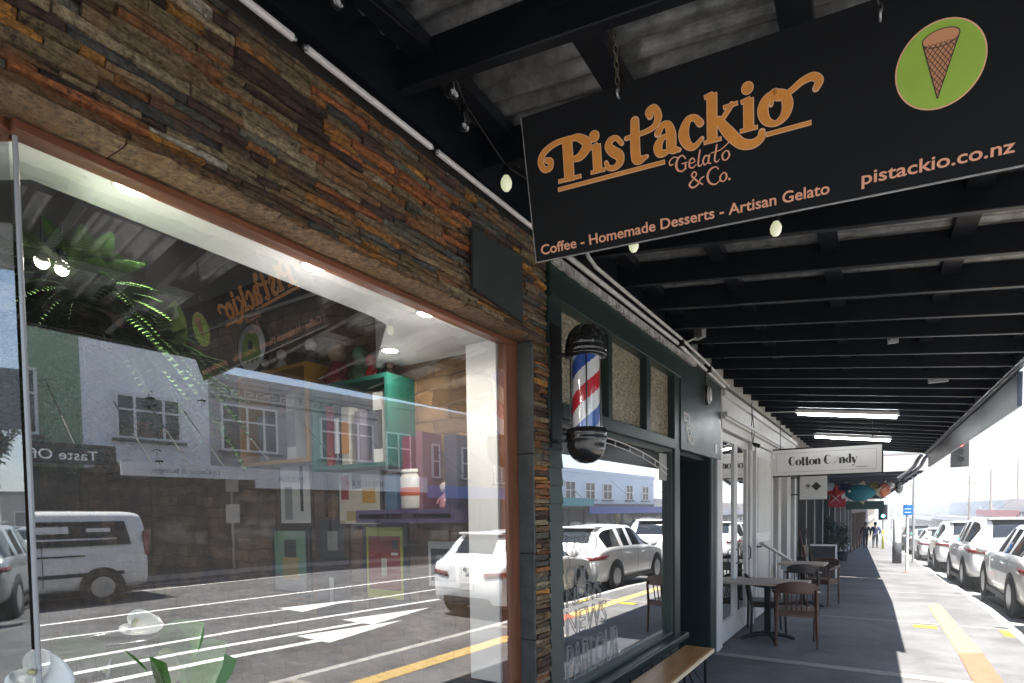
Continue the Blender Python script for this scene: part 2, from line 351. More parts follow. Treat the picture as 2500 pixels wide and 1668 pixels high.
b = MB(); b.prism([(2.212, 2.70), (2.64, 2.655), (2.64, 2.992), (2.212, 2.968)], .03, .043, lambda x, y, z: (z, x, y)); b.build('slate_panel', mat('dark_slate', (.035, .04, .042), .55, noise=.35, ns=7, bump=.25, bs=30), stone_shop)
b = MB()
for z0, z1 in ((0, .42), (.424, .93), (.934, 1.42), (1.424, 1.98), (1.984, 2.602)): b.box(-.13, .006 + random.uniform(-.004, .004), 2.785, 2.802, z0, min(z1, 2.60))
b.build('reveal_slab', slate, stone_shop, bevel=.003)
timber = mat('red_brown_timber', (.20, .075, .038), .38, noise=.35, ns=5, stretch=(8, .6, 8))
timber_v = mat('red_brown_timber_upright', (.20, .075, .038), .38, noise=.35, ns=5, stretch=(8, 8, .6))
b = MB(); b.box(-.145, -.088, .58, 2.785, 2.578, 2.606); b.box(-.135, -.121, .59, 2.785, 2.606, 2.63); b.box(-.145, -.088, .6, 2.785, .64, .70)
dirx, diry = -.84, -.5426                                # splayed return pane runs back towards the door
P0 = V((-.118, .585, 0)); dd = V((dirx, diry, 0)); nn2 = V((-diry, dirx, 0)) * -1
def splay(b, t0, t1, z0, z1, o0, o1):
    q = [P0 + dd * t0 + nn2 * o0, P0 + dd * t1 + nn2 * o0, P0 + dd * t1 + nn2 * o1, P0 + dd * t0 + nn2 * o1]
    b.hexa([(p.x, p.y, z0) for p in q] + [(p.x, p.y, z1) for p in q])
splay(b, .0, 1.25, 2.578, 2.606, -.03, .03); splay(b, .0, 1.25, 2.606, 2.63, -.022, .022); splay(b, 0, 1.25, .64, .70, -.03, .03); splay(b, 1.25, 1.32, 0, 2.63, -.035, .035)
b.build('window_frame', timber, stone_shop, bevel=.004)
b = MB(); b.box(-.145, -.088, 2.672, 2.784, .70, 2.578); b.build('window_stile', timber_v, stone_shop, bevel=.006)
shopglass = glass('shop_window_glass', .27, (.97, .97, .965), wav=.012)
b = MB(); th = R_(1.3); c_, s_ = math.sin(th), math.cos(th)
p0, p1 = V((-.135, .592)), V((-.094, 2.68)); nx = V((.008, 0))
b.hexa([(p0.x - .008, p0.y, .69), (p0.x, p0.y, .69), (p1.x, p1.y, .69), (p1.x - .008, p1.y, .69), (p0.x - .008, p0.y, 2.59), (p0.x, p0.y, 2.59), (p1.x, p1.y, 2.59), (p1.x - .008, p1.y, 2.59)])
b.build('window_pane', shopglass, stone_shop)
b = MB(); splay(b, .012, 1.25, .69, 2.59, -.004, .004); b.build('splay_pane', glass('splay_glass', .42, (.9, .92, .92)), stone_shop)
b = MB(); b.tube([(-.122, .592, .69), (-.122, .592, 2.59)], .0062, 8); b.build('glass_joint', mat('clear_silicone', (.36, .38, .40), .25, coat=.5), stone_shop)
b = MB(); b.box(-.6, .03, .4, 2.785, .0, .64); splay(b, 0, 1.3, 0, .64, -.6, .02); b.build('stall_riser', slate, stone_shop)
# interior shell
wpaint = mat('soffit_white', (.84, .84, .83), .6, noise=.04, ns=2)
sof = [(-.135, .60), (-1.2, -.02), (-1.15, .2), (-.37, .70), (-.43, 2.02), (-.46, 2.15), (-1.03, 2.62), (-.98, 2.795), (-.135, 2.795)]
b = MB(); b.prism(sof, 2.605, 3.38); b.build('display_soffit', wpaint, stone_shop)
b = MB(); b.box(-.355, -.147, 2.655, 2.70, .70, 2.604); b.build('jamb_lining', wpaint, stone_shop, bevel=.004)
b = MB(); b.box(-7, -.36, -.4, 2.8, 3.40, 3.5); b.build('shop_ceiling', mat('ceiling_grey', (.20, .20, .195), .8, noise=.1, ns=2), stone_shop)
def brick_mat():
    m = D.materials.new('brown_brick'); m.use_nodes = True; t = m.node_tree; n = t.nodes; l = t.links; bs = n['Principled BSDF']
    tc = n.new('ShaderNodeTexCoord'); mp = n.new('ShaderNodeMapping'); mp.inputs['Rotation'].default_value = (R_(90), 0, 0); l.new(tc.outputs['Object'], mp.inputs[0])
    k = n.new('ShaderNodeTexBrick'); k.inputs['Color1'].default_value = (.22, .135, .07, 1); k.inputs['Color2'].default_value = (.10, .062, .036, 1); k.inputs['Mortar'].default_value = (.085, .056, .034, 1)
    k.inputs['Scale'].default_value = 1; k.inputs['Brick Width'].default_value = .31; k.inputs['Row Height'].default_value = .093; k.inputs['Mortar Size'].default_value = .006; k.inputs['Bias'].default_value = -.1
    nz_ = n.new('ShaderNodeTexNoise'); nz_.inputs['Scale'].default_value = 3; nz_.inputs['Detail'].default_value = 4; l.new(mp.outputs[0], nz_.inputs[0])
    mv = n.new('ShaderNodeVectorMath'); mv.operation = 'MULTIPLY_ADD'; mv.inputs[1].default_value = (.22, .16, .16); l.new(nz_.outputs['Color'], mv.inputs[0]); l.new(mp.outputs[0], mv.inputs[2]); l.new(mv.outputs[0], k.inputs[0])
    x = n.new('ShaderNodeTexNoise'); x.inputs['Scale'].default_value = 7; x.inputs['Detail'].default_value = 8; l.new(tc.outputs['Object'], x.inputs[0])
    r = n.new('ShaderNodeValToRGB'); r.color_ramp.elements[0].position = .3; r.color_ramp.elements[0].color = (.45, .42, .4, 1); r.color_ramp.elements[1].position = .7; r.color_ramp.elements[1].color = (1.3, 1.25, 1.15, 1); l.new(x.outputs['Fac'], r.inputs[0])
    mu = n.new('ShaderNodeMix'); mu.data_type = 'RGBA'; mu.blend_type = 'MULTIPLY'; mu.inputs[0].default_value = 1; l.new(k.outputs[0], mu.inputs[6]); l.new(r.outputs[0], mu.inputs[7])
    l.new(mu.outputs[2], bs.inputs['Base Color']); bs.inputs['Roughness'].default_value = .8
    bp = n.new('ShaderNodeBump'); bp.inputs['Strength'].default_value = .5; bp.inputs['Distance'].default_value = .02; l.new(x.outputs['Fac'], bp.inputs['Height']); l.new(bp.outputs[0], bs.inputs['Normal'])
    return m
BRICK = brick_mat()
b = MB(); b.box(-7, -.356, 2.80, 2.90, 0, 3.5); b.box(-.36, -.14, 2.80, 2.9, 0, 2.6); b.build('brick_end_wall', BRICK, stone_shop)
b = MB(); b.box(-7.1, -7, -.4, 2.9, 0, 3.5); b.box(-7, -1.24, -.5, -.4, 0, .9); b.box(-7, -1.24, -.5, -.4, 2.6, 3.5); b.box(-7, -5.6, -.5, -.4, .9, 2.6); b.box(-3.6, -3.2, -.5, -.4, .9, 2.6); b.box(-1.4, -1.24, -.5, -.4, .9, 2.6); b.build('inner_wall', mat('brown_plaster', (.09, .06, .04), .8, noise=.4, ns=2), stone_shop)
b = MB(); b.box(-6.3, -1.4, -.46, -.452, .9, 2.6); b.build('added_daylight_pane', glass('added_daylight_glass', .08), stone_shop)  # unseen side window, its opening added to daylight the brick end wall
b = MB(); b.box(-7, -.61, -.4, 2.8, .01, .05); b.build('shop_floor', mat('shop_floor_timber', (.10, .07, .045), .5, noise=.3, ns=3), stone_shop)
b = MB(); b.box(-6.8, -1.35, 2.66, 2.80, 3.22, 3.40); b.build('ceiling_beam', mat('dark_beam', (.022, .013, .01), .6), stone_shop)
b = MB(); b.tube([(-4.2, 2.64, 3.16), (-1.2, 2.64, 3.16)], .014, 8); b.build('curtain_rail', steel, stone_shop)
b = MB(); b.box(-9, -.06, -.12, 2.945, 3.66, 7.4); b.box(-9, -7.1, -.5, 2.945, 0, 3.66); b.box(-7.1, -1.3, -.62, -.5, 0, .9); b.box(-7.1, -1.3, -.62, -.5, 2.6, 3.64); b.build('upper_storey', mat('plaster_upper', (.30, .27, .24), .8, noise=.2, ns=1), stone_shop)
b = MB(); b.box(-1.3, -.14, -.6, .55, 2.64, 2.70); b.build('porch_soffit', wpaint, stone_shop)
# recessed downlights in the display soffit
glow = lamp('warm_lamp', (1, .88, .66), 18)
for i, (x, y, lab) in enumerate(((-1.818, .879, 'recessed downlight nearest the glass joint, brightest of the soffit row'), (-1.814, 1.508, 'recessed downlight in the middle of the white soffit edge'),
                     (-1.795, 2.14, 'recessed downlight beside the timber trim near the brick end'), (-2.379, 2.50, 'recessed downlight set deepest inside the white soffit corner'))):
    t = thing('downlight', lab, 'light', (x, y, 2.604), 0, 'downlights in the shop window soffit')
    b = MB(); b.lathe([(.056, 0), (.056, -.004), (.047, -.006), (.045, -.001), (.045, 0)], n=28); b.build('bezel', wpaint, t)
    b = MB(); b.lathe([(.0448, 0), (.044, -.003), (.0, -.0031)], n=28); b.build('lens', glow, t)
    ld = D.lights.new('downlight_beam', 'SPOT'); ld.energy = (80, 14, 3, 2)[i]; ld.color = (1, .93, .84); ld.spot_size = R_((84, 165, 165, 165)[i]); ld.spot_blend = .25; ld.shadow_soft_size = .05
    lo = D.objects.new('downlight_beam', ld); COL.objects.link(lo); lo.location = (0, 0, -.02); lo.parent = t
    ld = D.lights.new('added_soffit_fill', 'POINT'); ld.energy = (.7, .9, .45, .35)[i]; ld.color = (1, .97, .93); ld.shadow_soft_size = .04  # added point fill hanging below the lens to brighten the soffit
    lo = D.objects.new('added_soffit_fill', ld); COL.objects.link(lo); lo.location = (0, 0, -.24); lo.parent = t
# white tubes along the top of the stone facing
for s0, s1, lab in ((-.1, 1.27, 'white tube along the stone facing top, the longest piece at the near end'), (1.30, 1.93, 'short white tube on the stone facing between two clamps'), (1.95, 2.93, 'white tube on the stone facing running behind the black hanging sign')):
    t = wall_thing('tube_light', lab, 'light tube', .05, s0, 3.18, 'white tubes on the stone facing')
    n = s1 - s0
    b = MB(); b.tube([(0, .012, 0), (0, n - .012, 0)], .0125, 12); b.build('tube', mat('opal_tube', (.78, .74, .74), .3, noise=.05, ns=3), t)
    b = MB(); b.tube([(0, 0, 0), (0, .012, 0)], .008, 8); b.build('end_cap', steel, t)
    b = MB(); b.tube([(0, n - .012, 0), (0, n, 0)], .008, 8); b.build('end_cap', steel, t)
def spl_(pts, n=6):
    out_ = []; k = len(pts)
    for i in range(k - 1):
        p0, p1, p2, p3 = [V(pts[max(0, min(k - 1, j))]) for j in (i - 1, i, i + 1, i + 2)]
        for s in range(n): q = s / n; out_.append(.5 * (2 * p1 + (p2 - p0) * q + (2 * p0 - 5 * p1 + 4 * p2 - p3) * q * q + (3 * p1 - p0 - 3 * p2 + p3) * q ** 3))
    return out_ + [V(pts[-1])]
# ---------------------------------------------------------------- green barber shop
green = mat('bottle_green_paint', (.012, .030, .026), .38, noise=.25, ns=3)
green2 = mat('green_weatherboard_paint', (.032, .056, .050), .5, noise=.2, ns=3)
gdark = mat('dark_teal_paint', (.007, .018, .020), .4, noise=.25, ns=2)
green_shop = thing('green_shop', 'bottle green painted barber shop front with amber fanlights', 'shop', (RX, 0, 0), -PHI)
b = MB(); b.box(-.2, .028, 2.957, 5.452, 2.905, 3.09); b.box(-.2, .036, 2.957, 5.452, 2.896, 2.912); b.build('fascia_board', green, green_shop, bevel=.004)
b = MB(); b.box(-.2, .016, 2.957, 3.118, 2.13, 2.904); b.build('corner_post', green, green_shop, bevel=.004)
b = MB(); b.box(-.2, .012, 5.296, 5.452, .44, 2.904); b.build('corner_post', green, green_shop, bevel=.004)
b = MB()
for k in range(20):
    z = k * .1065
    b.hexa([(-.1, 2.957, z), (.016, 2.957, z), (.016, 3.118, z), (-.1, 3.118, z), (-.1, 2.957, z + .1055), (.004, 2.957, z + .1055), (.004, 3.118, z + .1055), (-.1, 3.118, z + .1055)])
b.build('weatherboards', green2, green_shop)
b = MB(); b.box(-.16, .02, 3.118, 5.296, 2.222, 2.31)
for s0, s1 in ((3.828, 3.896), (4.588, 4.69)): b.box(-.1, .004, s0, s1, 2.31, 2.904)
b.build('transom_bar', green, green_shop, bevel=.004)
def amber():
    m = D.materials.new('rippled_amber_glass'); m.use_nodes = True; t = m.node_tree; n = t.nodes; l = t.links; bs = n['Principled BSDF']
    tc = n.new('ShaderNodeTexCoord'); mp = n.new('ShaderNodeMapping'); mp.inputs['Scale'].default_value = (1, .8, 1.6); l.new(tc.outputs['Object'], mp.inputs[0])
    x = n.new('ShaderNodeTexNoise'); x.inputs['Scale'].default_value = 42; x.inputs['Detail'].default_value = 3; x.inputs['Distortion'].default_value = 1.2; l.new(mp.outputs[0], x.inputs[0])
    r = n.new('ShaderNodeValToRGB'); r.color_ramp.elements[0].position = .35; r.color_ramp.elements[0].color = (.15, .13, .08, 1); r.color_ramp.elements[1].position = .68; r.color_ramp.elements[1].color = (.46, .40, .27, 1)
    l.new(x.outputs['Fac'], r.inputs[0]); l.new(r.outputs[0], bs.inputs['Base Color'])
    bp = n.new('ShaderNodeBump'); bp.inputs['Strength'].default_value = 1; bp.inputs['Distance'].default_value = .012; l.new(x.outputs['Fac'], bp.inputs['Height']); l.new(bp.outputs[0], bs.inputs['Normal'])
    bs.inputs['Roughness'].default_value = .16; bs.inputs['Specular IOR Level'].default_value = .8; return m
AMB = amber()
for s0, s1 in ((3.13, 3.82), (3.905, 4.58), (4.7, 5.288)):
    b = MB(); b.box(-.06, -.05, s0, s1, 2.314, 2.9); b.build('fanlight_pane', AMB, green_shop)
bglass = glass('barber_glass', .48, (.6, .65, .65), wav=.008)
b = MB(); b.box(-.058, -.05, 3.12, 5.294, .50, 2.221); b.build('window_pane', bglass, green_shop)
b = MB(); b.box(-.075, -.01, 3.118, 3.150, .50, 2.222); b.box(-.075, -.01, 5.262, 5.294, .50, 2.222); b.box(-.075, -.01, 3.15, 5.262, 2.19, 2.221); b.box(-.075, -.01, 3.15, 5.262, .50, .53); b.build('window_frame', green2, green_shop, bevel=.003)
b = MB(); b.box(-.16, .085, 3.0, 5.5, .44, .498); b.box(-.16, .04, 3.118, 5.45, .40, .44); b.build('window_sill', green, green_shop, bevel=.012)
b = MB(); b.box(-.16, -.005, 3.118, 5.45, 0, .40)
for k in range(9): b.box(-.1, .006, 3.2 + k * .25, 3.42 + k * .25, .06, .36)
b.build('stall_riser', gdark, green_shop, bevel=.004)
b = MB(); b.box(-.12, .022, 5.456, 7.0, 2.235, 3.085); b.build('door_board', green, green_shop, bevel=.004)
b = MB(); b.box(-.95, -.002, 6.60, 6.853, 0, 2.234); b.build('door_return', gdark, green_shop, bevel=.004)
b = MB(); b.box(-.06, .012, 6.605, 6.70, 0, 2.234); b.box(-.06, .006, 6.76, 6.853, 0, 2.234); b.build('door_jamb', green2, green_shop, bevel=.004)
b = MB(); b.box(-.95, -.9, 5.45, 6.6, 0, 2.234); b.box(-.95, -.06, 5.45, 6.6, 2.2, 2.234); b.build('entry_door', gdark, green_shop)
b = MB(); b.box(-4.5, -4.4, 2.95, 6.85, 0, 3.1); b.box(-4.4, -.96, 6.7, 6.85, 0, 3.1); b.box(-4.4, -.16, 2.95, 6.6, 3.1, 3.2); b.box(-4.4, -.17, 2.95, 6.6, .01, .04); b.box(-4.4, -.2, 2.945, 2.956, 0, 3.1)
b.build('inner_wall', mat('barber_interior', (.055, .06, .06), .6, noise=.2, ns=1), green_shop)
b = MB(); b.box(-9, -.05, 2.95, 6.86, 3.21, 7.2); b.build('upper_storey', mat('upper_green_grey', (.2, .22, .2), .8, noise=.2, ns=1), green_shop)
pale = mat('pale_vinyl', (.85, .85, .83), .5)
silver = mat('silver_vinyl', (.55, .56, .56), .35, .2)
E = (R_(90), 0, R_(90))
for s, z, h, wd in (('GOOD', 1.37, .135, .47), ('GOOD', 1.165, .145, .48), ('NEWS', 1.045, .12, .53), ('NEWS', .855, .165, .62), ('PARLOUR', .56, .245, .84)):
    o = txt('glass_lettering', s, h / .72, silver, green_shop, (-.047, 3.262, z), E, outline=.0019, fitw=wd)
b = MB()   # reflection drawn as a thin arched line with drops near the window head
ar = [(-.046, 3.55 + 1.75 * i / 24, 2.19 - .16 * (i / 24) ** 2.4) for i in range(25)]
b.tube(ar, .004, 5); b.tube([(x, y, z - .035 - .02 * i / 24) for i, (x, y, z) in enumerate(ar)], .003, 5)
for i in range(3, 24, 4): b.tube([ar[i], (ar[i][0], ar[i][1], ar[i][2] - .05)], .0025, 4)
b.build('drawn_reflection_line', pale, green_shop)
b = MB(); b.box(-.049, -.047, 5.04, 5.24, 1.93, 2.17); b.build('window_notice', mat('grey_paper', (.4, .4, .38), .7), green_shop)
for s, z in (('GOOD', 2.51), ('NEWS', 2.41), ('PARLOUR', 2.31)):
    txt('board_lettering', s, .125, pale, green_shop, (.0245, 5.53 + (2.51 - z) * .7, z), E, fitw=.19 if s != 'PARLOUR' else .24, bold=.004)
b = MB(); b.box(.022, .026, 6.72, 6.80, 2.30, 2.40); b.build('door_notice', pale, green_shop)
# security camera with looped cables on the white fascia
t = wall_thing('security_camera', 'small black camera dangling cable loops below the white shop cornice', 'camera', .07, 8.75, 2.58)
b = MB(); b.tube([(0, .0, 0), (.05, .06, -.02)], .028, 10); b.tube([(-.03, -.01, .02), (0, .0, 0)], .016, 8); b.build('housing', black, t, bevel=.003)
b = MB(); b.tube(spl_([(-.02, -.02, .03), (.0, -.16, .06), (.0, -.22, .2), (.0, -.18, .34), (.0, -.24, .5), (.0, -.15, .58)]), .007, 6); b.tube(spl_([(-.02, -.01, .02), (.0, -.02, .16), (.0, -.12, .36), (.0, -.16, .5)]), .006, 6); b.build('cable', mat('grey_cable', (.12, .12, .12), .6), t)
# oval wall lamp with its cable on the green board
t = wall_thing('bulkhead_lamp', 'white oval bulkhead lamp hanging off the green board on its cable', 'lamp', .022, 6.33, 2.88)
b = MB(); b.lathe([(.0, .062), (.045, .055), (.062, .035), (.066, .012), (.07, .0)], ax=(V((0, 1.0, 0)), V((0, 0, 1.5)), V((1, 0, 0)))); b.build('shade', mat('lamp_opal', (.62, .6, .55), .3), t)
b = MB(); b.lathe([(.072, .004), (.072, .02), (.05, .05), (.044, .05), (.064, .018)], n=20, ax=(V((0, 1.0, 0)), V((0, 0, 1.5)), V((1, 0, 0)))); b.build('guard', black, t)
b = MB(); b.tube([(.01, -.03, .1), (.012, -.07, .16), (.01, -.06, .22), (.012, -.07, .26)], .007, 6); b.build('cable', black, t)
# pipes and cables along the top of the green front
ppipe = mat('off_white_pipe', (.60, .585, .56), .5, noise=.25, ns=12)
t = wall_thing('conduit_run', 'chipped off-white conduit pair running above the green shop front', 'conduit', 0, 0, 0)
b = MB(); b.tube([(.05, 2.96, 3.175), (.05, 5.30, 3.172), (.05, 6.1, 3.13), (.05, 7.04, 3.09)], .017, 8); b.build('pipe', ppipe, t)
b = MB(); b.tube([(.085, 3.30, 3.30), (.09, 3.33, 3.235), (.085, 3.45, 3.213), (.085, 5.28, 3.205), (.085, 6.2, 3.17), (.085, 7.1, 3.10)], .013, 8); b.build('pipe', ppipe, t)
b = MB(); b.box(-.02, .045, 2.96, 5.9, 3.095, 3.135)
for k in range(70):
    s = 2.97 + k * .041; b.box(.03, .047 + random.uniform(0, .01), s, s + .04, 3.088 - random.uniform(0, .012), 3.118)
b.build('flashing', mat('flaking_flashing', (.46, .455, .43), .8, noise=.6, ns=16), t)
b = MB(); b.box(.03, .10, 5.27, 5.31, 3.15, 3.20); b.box(.03, .10, 6.24, 6.27, 3.10, 3.19); b.build('clip', black, t)
t = wall_thing('floodlight', 'small square floodlight on a bracket above the conduit', 'light', .2, 5.45, 3.27)
b = MB(); b.obox((0, 0, .02), (V((.8, -.6, 0)), V((.6, .8, 0)), V((0, 0, 1))), (.06, .025, .06)); b.build('lamp_head', mat('grey_casting', (.30, .30, .29), .5), t, bevel=.006)
b = MB(); b.tube([(-.02, 0, -.02), (-.1, -.02, -.05), (-.15, -.02, -.06)], .010, 6); b.build('bracket', ppipe, t)
# ---------------------------------------------------------------- barber pole
t = wall_thing('barber_pole', 'barber pole with red white and blue stripes and black domed ends', 'barber pole', .2, 3.06, 2.13)
chrome = mat('black_gloss_metal', (.008, .008, .009), .16, .0, spec=.7, coat=.5)
prof = [(.062, .405), (.083, .41), (.085, .422), (.079, .428), (.083, .436), (.085, .452), (.078, .46), (.082, .468), (.079, .50), (.07, .54), (.052, .572), (.028, .592), (.0, .598)]
b = MB(); b.lathe([(r * 1.42, z) for r, z in prof], n=36); b.build('top_dome', chrome, t)
prof = [(.0, -.20), (.03, -.193), (.055, -.172), (.072, -.14), (.08, -.10), (.078, -.075), (.083, -.068), (.084, -.052), (.078, -.046), (.083, -.038), (.084, -.022), (.079, -.016), (.08, -.002), (.062, .004)]
b = MB(); b.lathe([(r * 1.42, z) for r, z in prof], n=36); b.build('bottom_dome', chrome, t)
b = MB(); b.mi = []
nz, na = 60, 96; red, blu, whi = (.55, .012, .03), (.012, .075, .38), (.75, .75, .75); vs = []; R0 = .079
for i in range(nz + 1):
    for j in range(na):
        a = 2 * PI * j / na; vs.append((R0 * math.cos(a), R0 * math.sin(a), .003 + .403 * i / nz))
b.v = vs
PIT = .39
fcs = []
for i in range(nz):
    for j in range(na):
        # stripes climb to the right when seen from the street
        ph = ((i + .5) / nz * .403 / PIT + 0 - (j + .5) / na + .682) % 1.0
        c = whi if (ph % .5) < .25 else (red if ph < .5 else blu)
        b.f.append([i * na + j, i * na + (j + 1) % na, (i + 1) * na + (j + 1) % na, (i + 1) * na + j]); b.sm.append(True); b.c.append(c); b.mi.append(0)
m = D.materials.new('pole_stripes'); m.use_nodes = True; at = m.node_tree.nodes.new('ShaderNodeAttribute'); at.attribute_name = 'tone'
bs = m.node_tree.nodes['Principled BSDF']; m.node_tree.links.new(at.outputs['Color'], bs.inputs['Base Color']); bs.inputs['Roughness'].default_value = .3
b.build('striped_drum', m, t)
b = MB(); b.lathe([(.0875, .003), (.0875, .407)], n=40); b.build('glass_sleeve', glass('clear_sleeve', .10), t)
b = MB(); b.bar((-.2, -.03, .44), (-.10, 0, .44), .03, .02); b.bar((-.2, -.03, -.06), (-.10, 0, -.06), .03, .02); b.box(-.19, -.175, -.09, .03, -.10, .62); b.build('wall_bracket', black, t, bevel=.003)
b = MB()
for a in (0.4, 2.0, 3.6, 5.2): b.tube([(.088 * math.cos(a), .088 * math.sin(a), .0), (.088 * math.cos(a), .088 * math.sin(a), .41)], .004, 6)
b.build('rod', chrome, t)
# ---------------------------------------------------------------- white shop and further fronts
wwood = mat('white_joinery', (.66, .66, .66), .45, noise=.1, ns=3)
wwood2 = mat('off_white_joinery', (.55, .545, .52), .5, noise=.12, ns=3)
fglass = glass('front_glass', .42, (.45, .5, .5))
white_shop = thing('white_shop', 'white timber shop front with folding glass doors and cornice', 'shop', (RX, 0, 0), -PHI)
b = MB(); b.box(-.25, .03, 7.02, 13.4, 2.62, 3.03); b.box(-.2, .09, 7.02, 13.4, 2.755, 2.80); b.box(-.2, .07, 7.02, 13.4, 2.725, 2.755); b.box(-.2, .07, 7.02, 13.4, 2.985, 3.06); b.build('fascia_board', wwood2, white_shop, bevel=.006)
b = MB(); b.box(-.2, .02, 6.857, 7.02, 0, 3.06); b.box(-.2, .012, 7.025, 7.13, 0, 2.62); b.build('door_jamb', wwood, white_shop, bevel=.006)
for s0, s1 in ((7.13, 7.93), (7.94, 8.72)):
    t = obj = None
    b = MB(); b.box(-.06, -.01, s0, s0 + .09, .02, 2.6); b.box(-.06, -.01, s1 - .09, s1, .02, 2.6); b.box(-.06, -.01, s0 + .09, s1 - .09, .02, .28); b.box(-.06, -.01, s0 + .09, s1 - .09, 2.5, 2.6)
    d_ = b.build('folding_door', wwood, white_shop, bevel=.004)
    b = MB(); b.box(-.04, -.032, s0 + .09, s1 - .09, .28, 2.5); b.build('door_glass', fglass, d_)
    b = MB(); b.tube([(.0, s1 - .04, .95), (.035, s1 - .04, .97), (.035, s1 - .04, 1.12), (.0, s1 - .04, 1.14)], .008, 6); b.build('handle', black, d_)
for s0, s1, pr in ((8.74, 8.9, .02), (10.46, 10.62, .03), (11.05, 11.36, .05), (12.1, 12.55, .05), (13.15, 13.4, .05)):
    b = MB(); b.box(-.2, pr, s0, s1, 0, 2.62); b.box(-.2, pr + .02, s0 - .01, s1 + .01, 0, .22); b.box(-.2, pr + .02, s0 - .01, s1 + .01, 2.5, 2.6); b.build('pilaster', wwood2, white_shop, bevel=.006)
b = MB(); b.box(-.06, .02, 9.16, 10.45, .02, 2.6); d_ = b.build('side_door', wwood, white_shop, bevel=.004)
b = MB(); b.box(.0205, .03, 9.26, 10.35, .2, 1.15); b.box(.0205, .03, 9.26, 10.35, 1.3, 2.45); b.build('door_panel', wwood2, d_, bevel=.006)
b = MB(); b.box(-.2, -.15, 8.9, 9.16, .02, 2.6); b.build('reveal_panel', wwood2, white_shop)
b = MB(); b.tube([(.02, 9.21, 1.1), (.07, 9.21, 1.1), (.07, 9.30, 1.1)], .013, 6); b.build('door_handle', black, d_)
for s0, s1 in ((10.62, 11.05), (11.36, 12.1), (12.55, 13.15)):
    b = MB(); b.box(-.06, -.05, s0, s1, .5, 2.55); b.build('window_pane', fglass, white_shop)
    b = MB(); b.box(-.09, -.02, s0, s1, 0, .5); b.box(-.09, -.02, s0, s1, 2.55, 2.62); b.build('window_frame', wwood, white_shop)
b = MB(); b.box(-5, -4.9, 6.86, 13.4, 0, 3.1); b.box(-4.9, -.26, 13.3, 13.4, 0, 3.1); b.box(-4.9, -.26, 6.86, 13.4, 3.08, 3.2); b.box(-4.9, -.1, 6.86, 13.4, .01, .04); b.build('inner_wall', mat('cafe_interior', (.10, .09, .08), .7), white_shop)
b = MB(); b.box(-9, -.05, 6.87, 13.4, 3.21, 7.0); b.build('upper_storey', mat('upper_cream', (.4, .38, .33), .8, noise=.2, ns=1), white_shop)
def front(name, label, s0, s1, m, bays, hz=2.5, top=7, sign=None):
    t = thing(name, label, 'shop', (RX, 0, GZ((s0 + s1) / 2)), -PHI); n = s1 - s0
    b = MB(); b.box(-.2, .04, s0, s1, hz, 3.0); b.box(-.2, .08, s0, s1, hz + .0, hz + .06); b.build('fascia_board', sign or m, t, bevel=.006)
    b = MB(); b.box(-8, -.05, s0, s1, 3.02, top); b.box(-4, -3.9, s0, s1, 0, 3.0); b.box(-3.9, -.2, s1 - .12, s1, 0, 3.0); b.box(-3.9, -.1, s0, s1, .005, .03); b.build('shell_wall', mat(name + '_shell', (.25, .22, .2), .8, noise=.25, ns=1), t)
    for i in range(bays + 1):
        s = s0 + n * i / bays; b = MB(); b.box(-.15, .05, max(s0, s - .11), min(s1, s + .11), 0, hz); b.build('pilaster', m, t, bevel=.006)
    for i in range(bays):
        a = s0 + n * i / bays + .12; c = s0 + n * (i + 1) / bays - .12
        b = MB(); b.box(-.07, -.06, a, c, .45, hz - .03); b.build('window_pane', fglass, t)
        b = MB(); b.box(-.09, -.03, a, c, 0, .45); b.box(-.085, -.035, (a + c) / 2 - .03, (a + c) / 2 + .03, .45, hz - .05); b.build('window_frame', m, t)
    return t
front('charcoal_shop', 'charcoal framed shop front next to the white folding doors', 13.42, 17.0, mat('charcoal_paint', (.04, .042, .045), .5, noise=.2), 2)
front('teal_shop', 'dark teal shop front behind the pot plants', 17.02, 24.0, mat('teal_dark_paint', (.015, .04, .045), .45, noise=.2), 3)
front('plain_shop', 'grey shop front far along the footpath past the hanging fish', 24.02, 36.0, mat('grey_front_paint', (.2, .2, .2), .6, noise=.2), 4)
front('timber_shop', 'brown shop front at the far end of the covered footpath', 36.02, 60.0, mat('brown_front_paint', (.16, .1, .06), .6, noise=.2), 6)
front('cream_shop', 'cream shop row furthest along the same footpath', 60.02, 110.0, mat('cream_front_paint', (.5, .46, .38), .6, noise=.2), 10)
# ---------------------------------------------------------------- street canopy over the footpath
cblack = mat('canopy_black_paint', (.006, .0075, .011), .38, noise=.3, ns=5, spec=.28)
KX = .13
def zb(x): return 3.21 - KX * (x + 1)
canopy = thing('street_canopy', 'long black joisted canopy with corrugated iron roof over the near shops', 'canopy', (0, 0, 0))
canopy.location = (0, 7, 0)
Y0, Y1, XI, XO = -1.85, 16.7, -1.62, 1.16
def shift(b): b.v = [(x, y - 7, z) for x, y, z in b.v]
k = 0; y = 2.295 - .57 * 7
random.seed(8)
while y < Y1 - .1:
    b = MB(); j = random.uniform(-.006, .006)
    q = [(XI, y, zb(XI) + j), (XO, y, zb(XO) + j), (XO, y + .045, zb(XO) + j), (XI, y + .045, zb(XI) + j)]
    b.hexa(q + [(x, yy, z + .158) for x, yy, z in q]); shift(b); b.build('joist', cblack, canopy, bevel=.004, seg=1)
    y += .57
